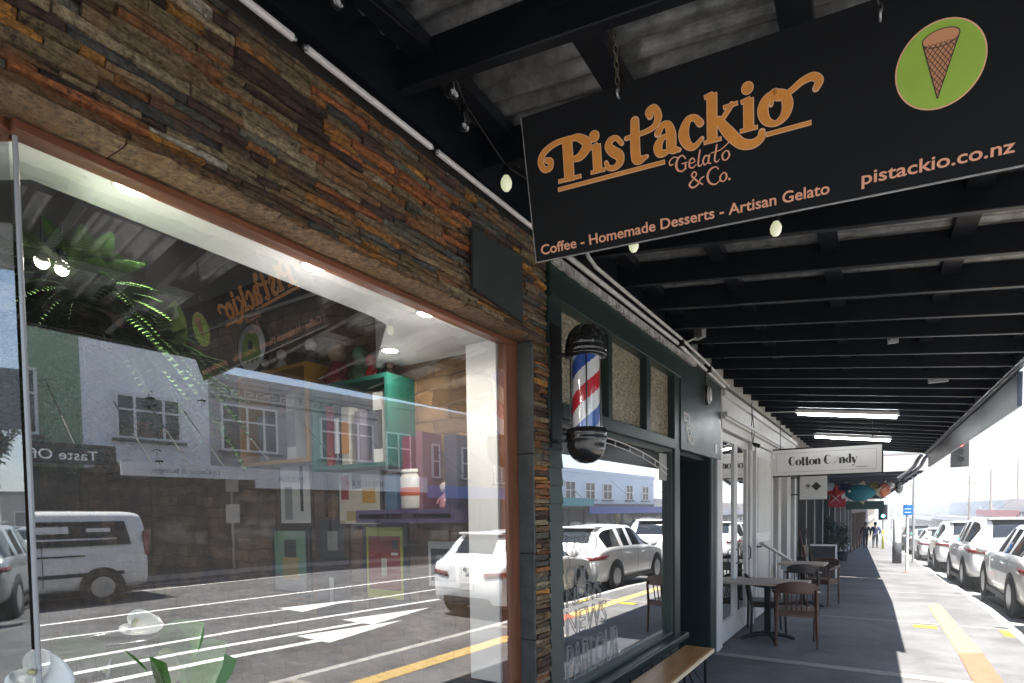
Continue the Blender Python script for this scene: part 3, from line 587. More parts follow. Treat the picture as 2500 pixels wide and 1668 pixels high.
for x in (-1.5, -.90, -.26, .38, 1.02):
    b = MB(); b.hexa([(x, Y0, zb(x) + .10), (x + .1, Y0, zb(x + .1) + .10), (x + .1, Y1, zb(x + .1) + .10), (x, Y1, zb(x) + .10)] + [(x, Y0, zb(x) + .158), (x + .1, Y0, zb(x + .1) + .158), (x + .1, Y1, zb(x + .1) + .158), (x, Y1, zb(x) + .158)]); shift(b)
    b.build('purlin', cblack, canopy)
b = MB(); xs = [-1.8, -1.0, 0, 1.3]; ny = int((Y1 - Y0) / .0127); vs = []
for i in range(ny + 1):
    yy = Y0 + i * .0127
    for x in xs: vs.append((x, yy, zb(x) + .178 +   .019 * math.sin(2 * PI * yy / .098)))
nx_ = len(xs); b.add(vs, [(i * nx_ + j, i * nx_ + j + 1, (i + 1) * nx_ + j + 1, (i + 1) * nx_ + j) for i in range(ny) for j in range(nx_ - 1)], True)
b.add([(-1.8, Y0, zb(-1.8) + .205), (1.3, Y0, zb(1.3) + .205), (1.3, Y1, zb(1.3) + .205), (-1.8, Y1, zb(-1.8) + .205)], [(0, 1, 2, 3)])
shift(b); b.build('corrugated_roof', mat('weathered_iron', (.30, .30, .295), .4, .6, noise=.6, ns=13, bump=.2, bs=90), canopy)
b = MB(); b.box(XO + .002, 1.20, Y0, Y1, zb(XO) - .02, zb(XO) + .27); b.box(XO - .03, XO + .0, Y0, Y1, zb(XO) - .012, zb(XO) + .10); shift(b); b.build('fascia', mat('canopy_fascia_paint', (.010, .014, .024), .35, noise=.2, ns=3), canopy, bevel=.006)
b = MB(); b.box(1.205, 1.245, 7.15, 16.6, 2.60, 2.93); shift(b); b.build('fascia_sign_board', mat('fascia_board_blue_black', (.014, .022, .042), .4, noise=.2, ns=2), canopy, bevel=.004)
b = MB(); b.tube([(1.27, Y0, zb(XO) + .2), (1.27, 16.7, zb(XO) + .16)], .055, 10); shift(b); b.build('gutter', mat('gutter_grey', (.30, .32, .35), .5, noise=.1), canopy)
b = MB(); b.box(-6, XI - .35, Y0, -.12, 3.25, 3.55); b.box(XI - .35, XI, Y0, -.62, 3.25, 3.55); shift(b); b.build('corner_soffit', cblack, canopy)
b = MB(); b.box(XI - .02, XI + .05, -.1, 16.7, 3.22, 3.68); shift(b); b.build('wall_plate', cblack, canopy)
wbox = mat('junction_grey', (.42, .43, .44), .5, noise=.15, ns=20)
for (x, y, lab, ax) in ((.17, 5.84, 'pale junction box fixed upright on a canopy joist', 0), (.63, 7.6, 'pale flat bracket plate fixed lengthwise to a canopy joist near the street edge', 1)):
    t = thing('junction_box', lab, 'box', (x, y, zb(x)))
    b = MB(); sx_, sz_ = ((.04, .17) if ax == 0 else (.09, .07)); b.box(-sx_, sx_, -.02, .0, -.02, sz_ - .02); b.build('cover', wbox, t, bevel=.006)
    b = MB()
    for px, pz in ((-sx_ * .6, .01), (sx_ * .6, sz_ - .05)): b.tube([(px, -.026, pz), (px, -.02, pz)], .006, 8)
    b.build('screw', dark, t)
tube_m = lamp('cool_tube', (.92, .97, 1), 9)
for (y, x0, x1, lab) in ((10.1, -.99, .38, 'bright fluorescent batten, the nearer of two under the canopy'), (13.5, -.98, .39, 'bright fluorescent batten just above the long white hanging sign')):
    t = thing('fluorescent_batten', lab, 'light', ((x0 + x1) / 2, y, zb((x0 + x1) / 2) - .03), 0, 'fluorescent battens under the canopy'); h = (x1 - x0) / 2
    b = MB(); b.hexa([(-h, -.035, KX * h), (h, -.035, -KX * h), (h, .035, -KX * h), (-h, .035, KX * h), (-h, -.035, KX * h + .05), (h, -.035, -KX * h + .05), (h, .035, -KX * h + .05), (-h, .035, KX * h + .05)]); b.build('housing', white, t)
    b = MB(); b.tube([(-h + .03, 0, KX * h - .022), (h - .03, 0, -KX * h - .022)], .019, 10); b.build('lamp_tube', tube_m, t)
    b = MB(); b.tube([(-h, 0, KX * h + .02), (-h - .25, .03, KX * h + .04), (-h - .5, 0, KX * h + .05)], .008, 6); b.build('cable', white, t)
# festoon cable and bulbs
gl = glass('bulb_glass', .14, (.85, .85, .8))
warm = lamp('festoon_glow', (.85, .88, .5), .13)
bulbs = [((-1.43, 2.28, 3.17), 1, 'lit festoon bulb just left of the black hanging sign'), ((-1.09, 3.02, 3.09), 1, 'lit festoon bulb peeking below the left end of the hanging sign'), ((-.385, 3.02, 2.995), 1, 'lit festoon bulb hanging clear under the middle of the sign'),
         ((-1.43, 1.30, 3.27), 0, 'unlit clear festoon bulb at the clamp of the white tubes'), ((-1.28, 1.22, 3.32), 0, 'unlit clear festoon bulb highest above the first tube clamp'), ((-1.42, 1.95, 3.25), 0, 'unlit clear festoon bulb above the second tube clamp'), ((-1.36, 1.80, 3.27), 0, 'unlit clear festoon bulb in the dark between the two clamps')]
for p, lit, lab in bulbs:
    t = thing('festoon_bulb', lab, 'bulb', p, 0, 'festoon bulbs under the canopy')
    b = MB(); b.lathe([(.013, .02), (.016, .025), (.016, .06), (.008, .066)], n=12); b.build('socket', black, t)
    b = MB(); b.lathe([(.0, -.045), (.014, -.041), (.024, -.026), (.0265, -.008), (.022, .008), (.014, .02), (.013, .026)], n=16); b.build('globe', warm if lit else gl, t)
    if not lit: b = MB(); b.tube([(0, 0, .02), (.004, 0, 0), (-.004, 0, -.015), (0, 0, -.03)], .003, 5); b.build('filament', steel, t)
b = MB()
fp = [(-1.46, .2, 3.36), (-1.28, 1.22, 3.388), (-1.43, 1.30, 3.34), (-1.36, 1.80, 3.338), (-1.42, 1.95, 3.32), (-1.43, 2.28, 3.238), (-1.3, 2.7, 3.20), (-1.09, 3.02, 3.158), (-.75, 3.08, 3.10), (-.385, 3.02, 3.063), (.1, 3.0, 3.07)]
b.tube(fp, .005, 6); tag(b.build('festoon_cable', black), 'thin black festoon cable strung between the bulbs behind the sign', 'cable')
# ---------------------------------------------------------------- hanging signs
def spl(pts, n=8):
    out_ = []; k = len(pts)
    for i in range(k - 1):
        p0, p1, p2, p3 = [V(pts[max(0, min(k - 1, j))]) for j in (i - 1, i, i + 1, i + 2)]
        for s in range(n):
            t = s / n; out_.append(.5 * (2 * p1 + (p2 - p0) * t + (2 * p0 - 5 * p1 + 4 * p2 - p3) * t * t + (3 * p1 - p0 - 3 * p2 + p3) * t ** 3))
    out_.append(V(pts[-1])); return out_
def ribbon(b, pts, ws, z, grow=0, sm=True, cap=True):
    if not isinstance(ws, (list, tuple)): ws = [ws] * len(pts)
    P = [(p[0], p[1], w_) for p, w_ in zip(pts, ws)]
    Q = spl(P, 8) if sm and len(P) > 2 else [V(p) for p in P]
    if grow:
        d0 = (Q[1] - Q[0]); d0.z = 0; d0.normalize(); d1 = (Q[-1] - Q[-2]); d1.z = 0; d1.normalize()
        Q[0] = Q[0] - d0 * grow; Q[-1] = Q[-1] + d1 * grow
    vs = []; k = len(Q)
    for i in range(k):
        t = Q[min(i + 1, k - 1)] - Q[max(0, i - 1)]; n = V((-t.y, t.x, 0)).normalized() * (Q[i].z / 2 + grow)
        vs += [(Q[i].x + n.x, Q[i].y + n.y, z), (Q[i].x - n.x, Q[i].y - n.y, z)]
    b.add(vs, [(2 * i, 2 * i + 1, 2 * i + 3, 2 * i + 2) for i in range(k - 1)])
    if sm and cap and len(P) > 2:
        for q in (Q[0], Q[-1]): disc(b, q.x, q.y, q.z / 2 + grow, z + .00007)
def disc(b, x, y, r, z, n=24, ry=None):
    b.add([(x + r * math.cos(2 * PI * i / n), y + (ry or r) * math.sin(2 * PI * i / n), z) for i in range(n)], [tuple(range(n))])
PIST = [([(.201, .322), (.207, .49)], .042), ([(.15, .329), (.255, .329)], .012), ([(.21, .488), (.258, .486), (.297, .45), (.262, .409), (.215, .405)], [.014, .026, .038, .03, .013]),
  ([(.215, .492), (.15, .487), (.096, .465), (.073, .43), (.086, .395), (.115, .395), (.119, .42), (.106, .427)], [.016, .019, .022, .024, .022, .02, .024, .02]),
  ([(.335, .326), (.338, .437)], .036), ([(.305, .331), (.367, .331)], .011), ([(.309, .430), (.343, .437)], .012),
  ([(.45, .418), (.43, .442), (.405, .440), (.392, .418), (.41, .393), (.437, .370), (.436, .342), (.41, .327), (.385, .334), (.377, .352)], [.014, .016, .022, .029, .037, .036, .027, .018, .017, .014]),
  ([(.515, .484), (.509, .36), (.52, .333), (.553, .338)], [.032, .038, .032, .012]), ([(.476, .430), (.56, .436), (.60, .45), (.616, .482), (.60, .516), (.576, .508), (.580, .492)], [.014, .015, .021, .026, .025, .023, .02]),
  ([(.657, .396), (.628, .394), (.607, .367), (.613, .338), (.64, .336), (.66, .352)], [.011, .019, .032, .028, .018, .012]), ([(.611, .418), (.632, .443), (.655, .437), (.665, .40), (.665, .346), (.692, .333)], [.024, .018, .027, .036, .036, .013]),
  ([(.785, .415), (.765, .438), (.736, .434), (.717, .388), (.73, .345), (.757, .329), (.789, .351)], [.026, .02, .025, .038, .031, .02, .012]),
  ([(.832, .330), (.838, .508)], .037), ([(.80, .334), (.867, .334)], .011), ([(.81, .502), (.84, .508)], .012), ([(.845, .385), (.88, .41), (.912, .447)], [.012, .015, .017]), ([(.884, .446), (.936, .449)], .011),
  ([(.862, .402), (.90, .348), (.945, .298), (.99, .284), (1.023, .298), (1.028, .316)], [.026, .040, .036, .031, .027, .022]),
  ([(.978, .337), (.980, .452)], .036), ([(.946, .342), (1.01, .342)], .011), ([(.953, .447), (.985, .453)], .012),
  ([(1.08, .452), (1.046, .431), (1.034, .395), (1.046, .357), (1.08, .338), (1.114, .357), (1.127, .395), (1.114, .433), (1.08, .452)], [.017, .029, .037, .029, .017, .029, .037, .029, .017]),
  ([(1.066, .412), (1.075, .433), (1.10, .425), (1.14, .440), (1.18, .462), (1.22, .469), (1.243, .450), (1.233, .428)], [.011, .013, .016, .018, .021, .025, .026, .021]),
  ([(.145, .2955), (.63, .2995)], .0125), ([(1.047, .3055), (1.211, .3085)], .0125)]
DOTS = [(.332, .473, .021), (.977, .493, .021)]
GEL = [([(.720, .293), (.707, .308), (.688, .299), (.679, .275), (.686, .254), (.704, .247), (.718, .257)], [.006, .006, .009, .012, .009, .007, .008]), ([(.718, .250), (.718, .276)], .008), ([(.702, .276), (.727, .277)], .005), ([(.690, .302), (.670, .309), (.652, .296), (.654, .281), (.666, .282)], [.005, .005, .006, .006, .005]),
  ([(.735, .268), (.757, .272), (.75, .287), (.737, .28), (.734, .258), (.748, .25), (.762, .259)], [.004, .005, .006, .008, .008, .006, .004]), ([(.781, .311), (.771, .26), (.779, .25), (.788, .257)], [.007, .008, .006, .004]),
  ([(.816, .278), (.802, .284), (.791, .266), (.798, .25), (.813, .260)], [.005, .007, .008, .006, .004]), ([(.819, .284), (.813, .256), (.824, .25)], [.008, .008, .004]),
  ([(.85, .314), (.839, .262), (.847, .25), (.858, .257)], [.008, .008, .006, .004]), ([(.827, .289), (.862, .292), (.884, .303), (.897, .312)], .005), ([(.884, .284), (.871, .272), (.873, .254), (.886, .249), (.898, .262), (.895, .279), (.884, .284)], [.005, .008, .007, .005, .008, .007, .005]),
  ([(.785, .176), (.758, .20), (.742, .221), (.753, .233), (.762, .221), (.747, .204), (.731, .188), (.741, .173), (.763, .178), (.778, .199), (.792, .206)], [.006, .008, .008, .006, .006, .006, .009, .008, .007, .006, .005]),
  ([(.852, .222), (.842, .232), (.82, .227), (.807, .203), (.815, .176), (.838, .165), (.858, .178)], [.006, .005, .008, .010, .009, .006, .004]), ([(.872, .203), (.859, .19), (.861, .174), (.873, .169), (.884, .181), (.882, .197), (.872, .203)], [.005, .008, .007, .005, .008, .007, .005])]
se, su, sn = V((.997991, .049941, -.03899)), V((.052403, -.304724, .950998)), V((.035613, -.95113, -.306729))
SO, SK = V((-1.099, 1.9649, 2.6156)), .785
def hm(x, y, z):                                    # layout sheet -> board face
    q = .0592 * x + .02893 * y + 1
    return ((1.0639 * x - .00466 * y + .00026) / q * SK, (.00911 * x + .98621 * y - .00724) / q * SK, z)
def sbuild(b, name, m): b.v = [hm(*p) for p in b.v]; return b.build(name, m, sign)
def stxt(*a, **k):
    o = txt(*a, **k); loc = o.location.copy(); o.location = (0, 0, 0)
    for v in o.data.vertices: v.co = hm(v.co.x + loc.x, v.co.y + loc.y, v.co.z + loc.z)
    return o
sign = thing('hanging_sign', 'black hanging cafe sign with orange swash lettering and a green cone roundel', 'sign')
sign.matrix_world = Matrix((se, su, sn)).transposed().to_4x4(); sign.matrix_world.translation = SO
mw = Matrix((se, su, sn)).transposed().to_4x4(); mw.translation = SO; sign.matrix_world = mw
b = MB(); b.box(0, 1.85 * SK, 0, .602 * SK, -.018, 0); b.build('board', mat('sign_black', (.0045, .005, .006), .5, noise=.3, ns=2.5, spec=.16), sign)
b = MB(); b.box(-.002, 1.852 * SK, -.0035, -.0003, -.019, .0015); b.box(-.0035, -.0003, 0, .602 * SK, -.018, .001); b.build('edge_trim', mat('worn_alloy', (.30, .29, .28), .5, .5, noise=.5, ns=20), sign)
orange = mat('sign_orange', (.80, .30, .04), .55, noise=.10, ns=20); peach = mat('sign_peach', (.88, .50, .30), .55); rose = mat('sign_salmon', (.88, .42, .26), .55); lime = mat('sign_lime', (.36, .56, .06), .55, noise=.08, ns=9); crust = mat('sign_cone_tan', (.72, .32, .15), .55); brown = mat('sign_cone_brown', (.05, .02, .015), .55)
b = MB(); z = .0008
for i, (p, w_) in enumerate(PIST): ribbon(b, p, w_, z + i * .00004, .0034)
for x, y, r in DOTS: disc(b, x, y, r + .0034, z)
sbuild(b, 'lettering_outline', peach)
b = MB(); z = .0024
for i, (p, w_) in enumerate(PIST): ribbon(b, p, w_, z + i * .00004)
for x, y, r in DOTS: disc(b, x, y, r, z)
sbuild(b, 'lettering', orange)
b = MB()
for i, (p, w_) in enumerate(GEL): ribbon(b, p, [q * .9 for q in (w_ if isinstance(w_, list) else [w_] * len(p))], .001 + i * .00006)
disc(b, .895, .173, .005, .001); sbuild(b, 'script_lettering', rose)
stxt('caption_lettering', 'Coffee - Homemade Desserts - Artisan Gelato', .062, rose, sign, (.028, .033, .0012), fitw=1.252, ext=.0004, bold=.0010)
stxt('address_lettering', 'pistackio.co.nz', .068, rose, sign, (1.396, .039, .0012), fitw=.507, ext=.0004, bold=.0010)
b = MB(); disc(b, 1.652, .392, .147, .0008, 64); sbuild(b, 'roundel_rim', peach)
b = MB(); disc(b, 1.652, .392, .1415, .0016, 64); sbuild(b, 'roundel', lime)
ap, lf, rt = V((1.647, .280, 0)), V((1.592, .476, 0)), V((1.710, .482, 0))
b = MB(); b.add([(ap.x, ap.y, .0022), (rt.x, rt.y, .0022), (lf.x, lf.y, .0022)], [(0, 1, 2)]); cx_, cy_ = (lf.x + rt.x) / 2, (lf.y + rt.y) / 2
b.add([(cx_ + .059 * math.cos(2 * PI * i / 40), cy_ + .0026 * math.cos(2 * PI * i / 40) + .028 * math.sin(2 * PI * i / 40), .0026) for i in range(40)], [tuple(range(40))]); sbuild(b, 'cone', crust)
b = MB(); Z = .0030
ribbon(b, [(lf.x, lf.y), (ap.x, ap.y)], .0035, Z); ribbon(b, [(rt.x, rt.y), (ap.x, ap.y)], .0035, Z + .00005)
ribbon(b, [(cx_ + .059 * math.cos(2 * PI * i / 24), cy_ + .0026 * math.cos(2 * PI * i / 24) + .028 * math.sin(2 * PI * i / 24)) for i in range(25)], .003, Z + .0001, cap=False)
inside = lambda x, y: abs(x - (ap.x + (cx_ - ap.x) * (y - ap.y) / (cy_ - ap.y))) < .0585 * (y - ap.y) / (cy_ - ap.y)
for sg in (1, -1):
    for i in range(-14, 15):
        run = []
        for j in range(121):
            y = ap.y + (cy_ - .014 - ap.y) * j / 120; x = cx_ + i * .0165 + sg * (y - cy_) * .75
            if inside(x, y): run.append((x, y))
        if len(run) > 4: ribbon(b, [run[0], run[-1]], .0024, Z + .0002 + (sg > 0) * .0001)
sbuild(b, 'cone_lattice', brown)
def chain(b, p, q, r=.010, wire=.0028):
    p = V(p); q = V(q); n = int((q - p).length / (r * 2.7)); d = (q - p).normalized(); s1 = d.orthogonal().normalized(); s2 = d.cross(s1)
    for i in range(n):
        c = p + (q - p) * (i + .5) / n; x = s1 if i % 2 else s2
        b.tube([c + d * (r * 1.7 * math.cos(a)) + x * (r * .85 * math.sin(a)) for a in [2 * PI * k / 12 for k in range(13)]], wire, 5, caps=False)
for a, lab in ((.454, 'rusty chain hanging the sign above its first orange letters'), (1.451, 'rusty chain holding the sign near its green roundel')):
    p = mw @ V(hm(a, .612, .006)); q = V((p.x - .01, p.y - .03, zb(p.x) + .22)); t = thing('sign_chain', lab, 'chain', p, 0, 'chains of the black hanging sign')
    b = MB(); chain(b, (0, 0, 0), q - p, .0085, .0024); b.build('links', mat('rusty_chain', (.16, .13, .10), .55, .6, noise=.5, ns=60), t)
    b = MB(); b.tube([(0, 0, .012), (0, -.012, 0), (0, -.004, -.014), (0, .012, -.012)], .004, 6); b.build('hook', steel, t)
# long white hanging sign further along
t = thing('lightbox_sign', 'long white hanging sign reading Cotton Candy with thin black frame', 'sign', (-.57, 10.6, 2.215), R_(0))
b = MB(); b.box(-.83, .75, -.05, .05, 0, .43); b.build('panel', mat('sign_cream_white', (.62, .60, .575), .5, noise=.08, ns=2), t)
b = MB(); b.box(-.85, .77, -.056, .056, -.02, 0); b.box(-.85, .77, -.056, .056, .43, .45); b.box(-.85, -.83, -.056, .056, 0, .43); b.box(.75, .77, -.056, .056, 0, .43); b.build('frame', black, t)
grey = mat('thin_grey_line', (.3, .29, .28), .6)
b = MB()
for x0, x1, z0, z1 in ((-.76, .68, .055, .062), (-.76, .68, .368, .375), (-.76, -.753, .062, .368), (.673, .68, .062, .368)): b.box(x0, x1, -.0512, -.05, z0, z1)
b.build('border_line', grey, t)
ink = mat('sign_ink', (.015, .015, .016), .6)
def serif_word(b, s, x, zb_, h, y):
    # high contrast capitals and lower case as ribbons drawn in (x, z)
    X = h * .62; st = h * .235; th = h * .045; r = []
    for ch in s:
        if ch == 'C': r += [([(x + .62 * h, zb_ + .78 * h), (x + .45 * h, zb_ + .97 * h), (x + .2 * h, zb_ + .88 * h), (x + .1 * h, zb_ + .5 * h), (x + .2 * h, zb_ + .12 * h), (x + .45 * h, zb_ + .02 * h), (x + .65 * h, zb_ + .22 * h)], [th * 1.5, th, st * .7, st * 1.15, st * .7, th, th])]; x += .74 * h
        elif ch == 'o': r += [([(x + .27 * h, zb_ + X), (x + .1 * h, zb_ + X * .8), (x + .07 * h, zb_ + X * .5), (x + .1 * h, zb_ + X * .2), (x + .27 * h, zb_), (x + .44 * h, zb_ + X * .2), (x + .47 * h, zb_ + X * .5), (x + .44 * h, zb_ + X * .8), (x + .27 * h, zb_ + X)], [th, st * .7, st, st * .7, th, st * .7, st, st * .7, th])]; x += .57 * h
        elif ch == 't': r += [([(x + .17 * h, zb_ + .9 * h), (x + .17 * h, zb_ + .1 * h), (x + .24 * h, zb_ + .02 * h), (x + .36 * h, zb_ + .08 * h)], [st, st, st * .7, th]), ([(x, zb_ + X * .98), (x + .34 * h, zb_ + X * .98)], th)]; x += .40 * h
        elif ch == 'n': r += [([(x + .12 * h, zb_), (x + .12 * h, zb_ + X)], st), ([(x + .14 * h, zb_ + X * .75), (x + .3 * h, zb_ + X * 1.0), (x + .44 * h, zb_ + X * .8), (x + .45 * h, zb_ + .02 * h)], [th, st * .5, st, st]), ([(x, zb_ + th * .4), (x + .23 * h, zb_ + th * .4)], th), ([(x + .34 * h, zb_ + th * .4), (x + .56 * h, zb_ + th * .4)], th), ([(x + .01 * h, zb_ + X * .97), (x + .15 * h, zb_ + X * .97)], th)]; x += .62 * h
        elif ch == 'd': r += [([(x + .42 * h, zb_), (x + .42 * h, zb_ + h)], st), ([(x + .38 * h, zb_ + X * .8), (x + .25 * h, zb_ + X), (x + .08 * h, zb_ + X * .5), (x + .25 * h, zb_), (x + .38 * h, zb_ + X * .2)], [th, th, st, th, th]), ([(x + .42 * h, zb_ + th * .4), (x + .53 * h, zb_ + th * .4)], th), ([(x + .31 * h, zb_ + h * .98), (x + .44 * h, zb_ + h * .98)], th)]; x += .58 * h
        elif ch == 'y': r += [([(x + .08 * h, zb_ + X), (x + .28 * h, zb_ + .0)], st), ([(x + .5 * h, zb_ + X), (x + .3 * h, zb_), (x + .2 * h, zb_ - .25 * h), (x + .06 * h, zb_ - .22 * h)], [th, th, th * 1.4, st * .8]), ([(x, zb_ + X * .98), (x + .2 * h, zb_ + X * .98)], th), ([(x + .4 * h, zb_ + X * .98), (x + .58 * h, zb_ + X * .98)], th)]; x += .56 * h
        elif ch == '@': r += [([(x + .0 * h, zb_ + .1 * h), (x + .15 * h, zb_ + .02 * h), (x + .3 * h, zb_ + .2 * h), (x + .5 * h, zb_ + .7 * h), (x + .38 * h, zb_ + .72 * h), (x + .15 * h, zb_ + .4 * h), (x + .22 * h, zb_ + .12 * h), (x + .45 * h, zb_ + .25 * h), (x + .6 * h, zb_ + .66 * h), (x + .74 * h, zb_ + .72 * h)], th * .8)]; x += .66 * h
        else: x += .3 * h
    for i, (p, w_) in enumerate(r):
        bb = MB(); ribbon(bb, p, w_, y - i * .00005, cap=False); b.add([(a, c, d) for a, d, c in bb.v], [tuple(reversed(f)) for f in bb.f])
    return x
b = MB(); serif_word(b, 'Cotton C', -.565, .165, .145, -.0515); b.build('lettering', ink, t); b = MB(); serif_word(b, 'ndy', .17, .165, .145, -.0515)
b.build('lettering', ink, t); b = MB(); b.box(.40, .56, -.0518, -.0508, .094, .103); b.build('small_line', ink, t)
b = MB(); serif_word(b, '@', .075, .165, .145, -.0515); b.build('leaf_flourish', grey, t)
for x in (-.70, .62):
    b = MB(); zt = zb(-.57 + x) - 2.215 + .1; b.tube([(x, 0, .45), (x, 0, zt)], .007, 6); b.build('hanger_rod', black, t)
# small projecting signs
t = thing('round_sign', 'small round white projecting sign with black bird mark', 'sign', (-1.47, 12.4, 2.09))
b = MB(); b.lathe([(.0, -.02), (.13, -.02), (.135, -.015), (.135, .015), (.13, .02), (.0, .02)], n=40, ax=(V((1, 0, 0)), V((0, 0, 1)), V((0, -1, 0)))); b.build('disc', mat('round_sign_white', (.7, .7, .69), .5), t)
b = MB(); b.prism([(-.075, .03), (-.02, .045), (.03, .04), (.085, .045), (.05, .01), (.02, -.005), (.0, -.055), (-.02, -.06), (-.015, -.01), (-.06, -.005)], .021, .0225, lambda x, z, y: (x, -y, z)); b.build('bird_mark', ink, t)
b = MB(); b.tube([(-.13, 0, .02), (-.25, 0, .02)], .008, 6); b.tube([(-.0, 0, .13), (-.0, 0, .2), (-.25, 0, .2)], .006, 6); b.build('bracket', black, t)
t = thing('square_sign', 'square white projecting sign with a black diamond', 'sign', (-.94, 13.0, 1.85))
b = MB(); b.box(-.25, .24, -.03, .03, 0, .47); b.build('panel', mat('square_sign_white', (.6, .6, .58), .5), t, bevel=.004)
b = MB(); b.prism([(-.04, .26), (.05, .35), (.14, .26), (.05, .17)], .0305, .032, lambda x, z, y: (x, -y, z)); b.prism([(-.14, .29), (-.06, .29), (-.08, .265), (-.09, .235), (-.105, .235), (-.11, .265)], .0305, .032, lambda x, z, y: (x, -y, z)); b.build('diamond_mark', ink, t)
b = MB(); disc(b, -.10, .265, .055, 0, 30); b.v = [(x, -.0303, y) for x, y, z in b.v]; b.build('ring_mark', mat('mark_grey', (.4, .4, .4), .6), t)
b = MB(); b.tube([(-.25, 0, .44), (-.6, 0, .44)], .012, 6); b.tube([(-.25, 0, .1), (-.6, 0, .1)], .012, 6); b.build('bracket', black, t)
# second canopy further on
t = thing('far_canopy', 'second lower canopy with white end board beyond the first', 'canopy', (0, 17, 0))
dk = mat('far_soffit', (.06, .075, .10), .5, noise=.2, ns=2)
b = MB(); b.box(-1.5, 1.16, .12, 52, 2.60, 2.66)
for k in range(22): b.box(-1.5, 1.16, .6 + k * 2, .72 + k * 2, 2.52, 2.60)
b.build('soffit', dk, t)
b = MB(); b.box(-1.5, 1.2, 0, .06, 2.56, 2.95); b.build('end_board', mat('end_board_white', (.62, .6, .6), .6, noise=.05), t)
b = MB(); b.box(1.16, 1.22, .08, 52, 2.58, 2.92); b.build('fascia', mat('far_fascia', (.3, .3, .32), .5), t)
b = MB(); b.box(-1.5, 1.25, 0, 52, 2.96, 3.02); b.build('roof_sheet', wbox, t)
t = thing('downpipe', 'pair of bent grey downpipes swept down at the canopy end', 'pipe', (1.1, 16.85, 2.85))
for dx in (0, -.13):
    b = MB(); b.tube([(dx + .12, -.1, .06), (dx + .06, .0, -.02), (dx - .02, .05, -.2), (dx - .16, .1, -.34), (dx - .34, .14, -.47)], .042, 10); b.build('pipe', mat('downpipe_grey', (.16, .17, .19), .4, noise=.2), t)
# ---------------------------------------------------------------- bench, tables, chairs, boards
oak = mat('bench_varnished_pine', (.56, .27, .085), .32, noise=.35, ns=3, stretch=(14, .8, 14), coat=.2)
t = wall_thing('bench', 'low varnished plank bench with folding black legs below the barber window', 'bench', .28, 4.37, 0)
b = MB(); b.box(-.125, .125, -.90, .76, .415, .452); b.build('seat', oak, t, bevel=.01)
b = MB(); b.box(.1255, .129, -.90, .76, .418, .449); b.build('edge_band', mat('pale_edge', (.7, .58, .4), .5), t)
for s in (-.72, .60):
    b = MB(); b.tube([(-.09, s, .425), (-.09, s + .02, .0)], .012, 8); b.tube([(.09, s, .425), (.09, s + .02, .0)], .012, 8); b.tube([(-.09, s + .012, .12), (.09, s + .012, .12)], .009, 6); b.build('leg', black, t)
    b = MB(); b.tube([(0, s + .01, .12), (0, s - .3, .42)], .008, 6); b.tube([(-.09, s, .40), (.09, s + .01, .14)], .006, 6); b.build('brace', black, t)
walnut = mat('chair_brown_wood', (.085, .038, .024), .4, noise=.3, ns=6)
ebony = mat('chair_dark_wood', (.022, .014, .012), .4, noise=.3, ns=6)
def chair(label, loc, rz, m):
    t = thing('cafe_chair', label, 'chair', loc, rz, 'wooden cafe chairs on the footpath')
    for sx in (-1, 1):
        b = MB(); b.tube([(sx * .225, -.21, 0), (sx * .215, -.20, .42), (sx * .21, -.235, .66), (sx * .20, -.25, .70)], [.014, .019, .017, .015], 8); b.build('leg', m, t)
        b = MB(); b.tube([(sx * .215, .215, 0), (sx * .225, .20, .40), (sx * .23, .19, .62)], [.013, .018, .016], 8); b.build('leg', m, t)
        b = MB(); b.tube([(sx * .23, .20, .62), (sx * .255, .05, .64), (sx * .245, -.12, .655), (sx * .205, -.24, .68)], [.016, .02, .018, .016], 8); b.build('armrest', m, t)
    b = MB(); nseg = 10; vs = []
    for i in range(nseg + 1):
        a = -1 + 2 * i / nseg; y = -.265 + .05 * a * a; zt = .80 - .05 * a * a
        for dy, z in ((-.011, .655), (.011, .655), (.011, zt), (-.011, zt)): vs.append((a * .225, y + dy, z))
    b.add(vs, [(4 * i + j, 4 * i + (j + 1) % 4, 4 * i + 4 + (j + 1) % 4, 4 * i + 4 + j) for i in range(nseg) for j in range(4)] + [(3, 2, 1, 0), (4 * nseg, 4 * nseg + 1, 4 * nseg + 2, 4 * nseg + 3)], False)
    b.build('backrest', m, t, bevel=.006)
    b = MB()
    for x in (-.11, -.055, 0, .055, .11): b.tube([(x, -.20, .44), (x, -.255, .67)], .008, 6)
    b.build('back_slats', m, t)
    b = MB(); b.prism([(-.21, -.2), (.21, -.2), (.235, .21), (-.235, .21)], .415, .445); b.build('seat', m, t, bevel=.008)
    b = MB(); b.box(-.2, .2, -.205, -.185, .37, .415); b.box(-.21, .21, .19, .21, .37, .415); b.box(-.222, -.20, -.19, .2, .37, .415); b.box(.20, .222, -.19, .2, .37, .415); b.build('seat_rail', m, t)
    return t
chair('brown wooden armchair facing away at the nearest footpath table', (-.745, 7.72, 0), R_(8), walnut)
chair('dark wooden armchair tucked against the white doors behind the nearest table', (-1.16, 8.28, 0), R_(-75), ebony)
chair('dark wooden armchair backing onto the second footpath table', (-.88, 10.15, 0), R_(4), ebony)
chair('dark brown armchair on the street side of the second footpath table', (-.70, 11.25, 0), R_(160), walnut)
plank = mat('table_limed_plank', (.40, .33, .27), .55, noise=.3, ns=3, stretch=(1, 10, 10))
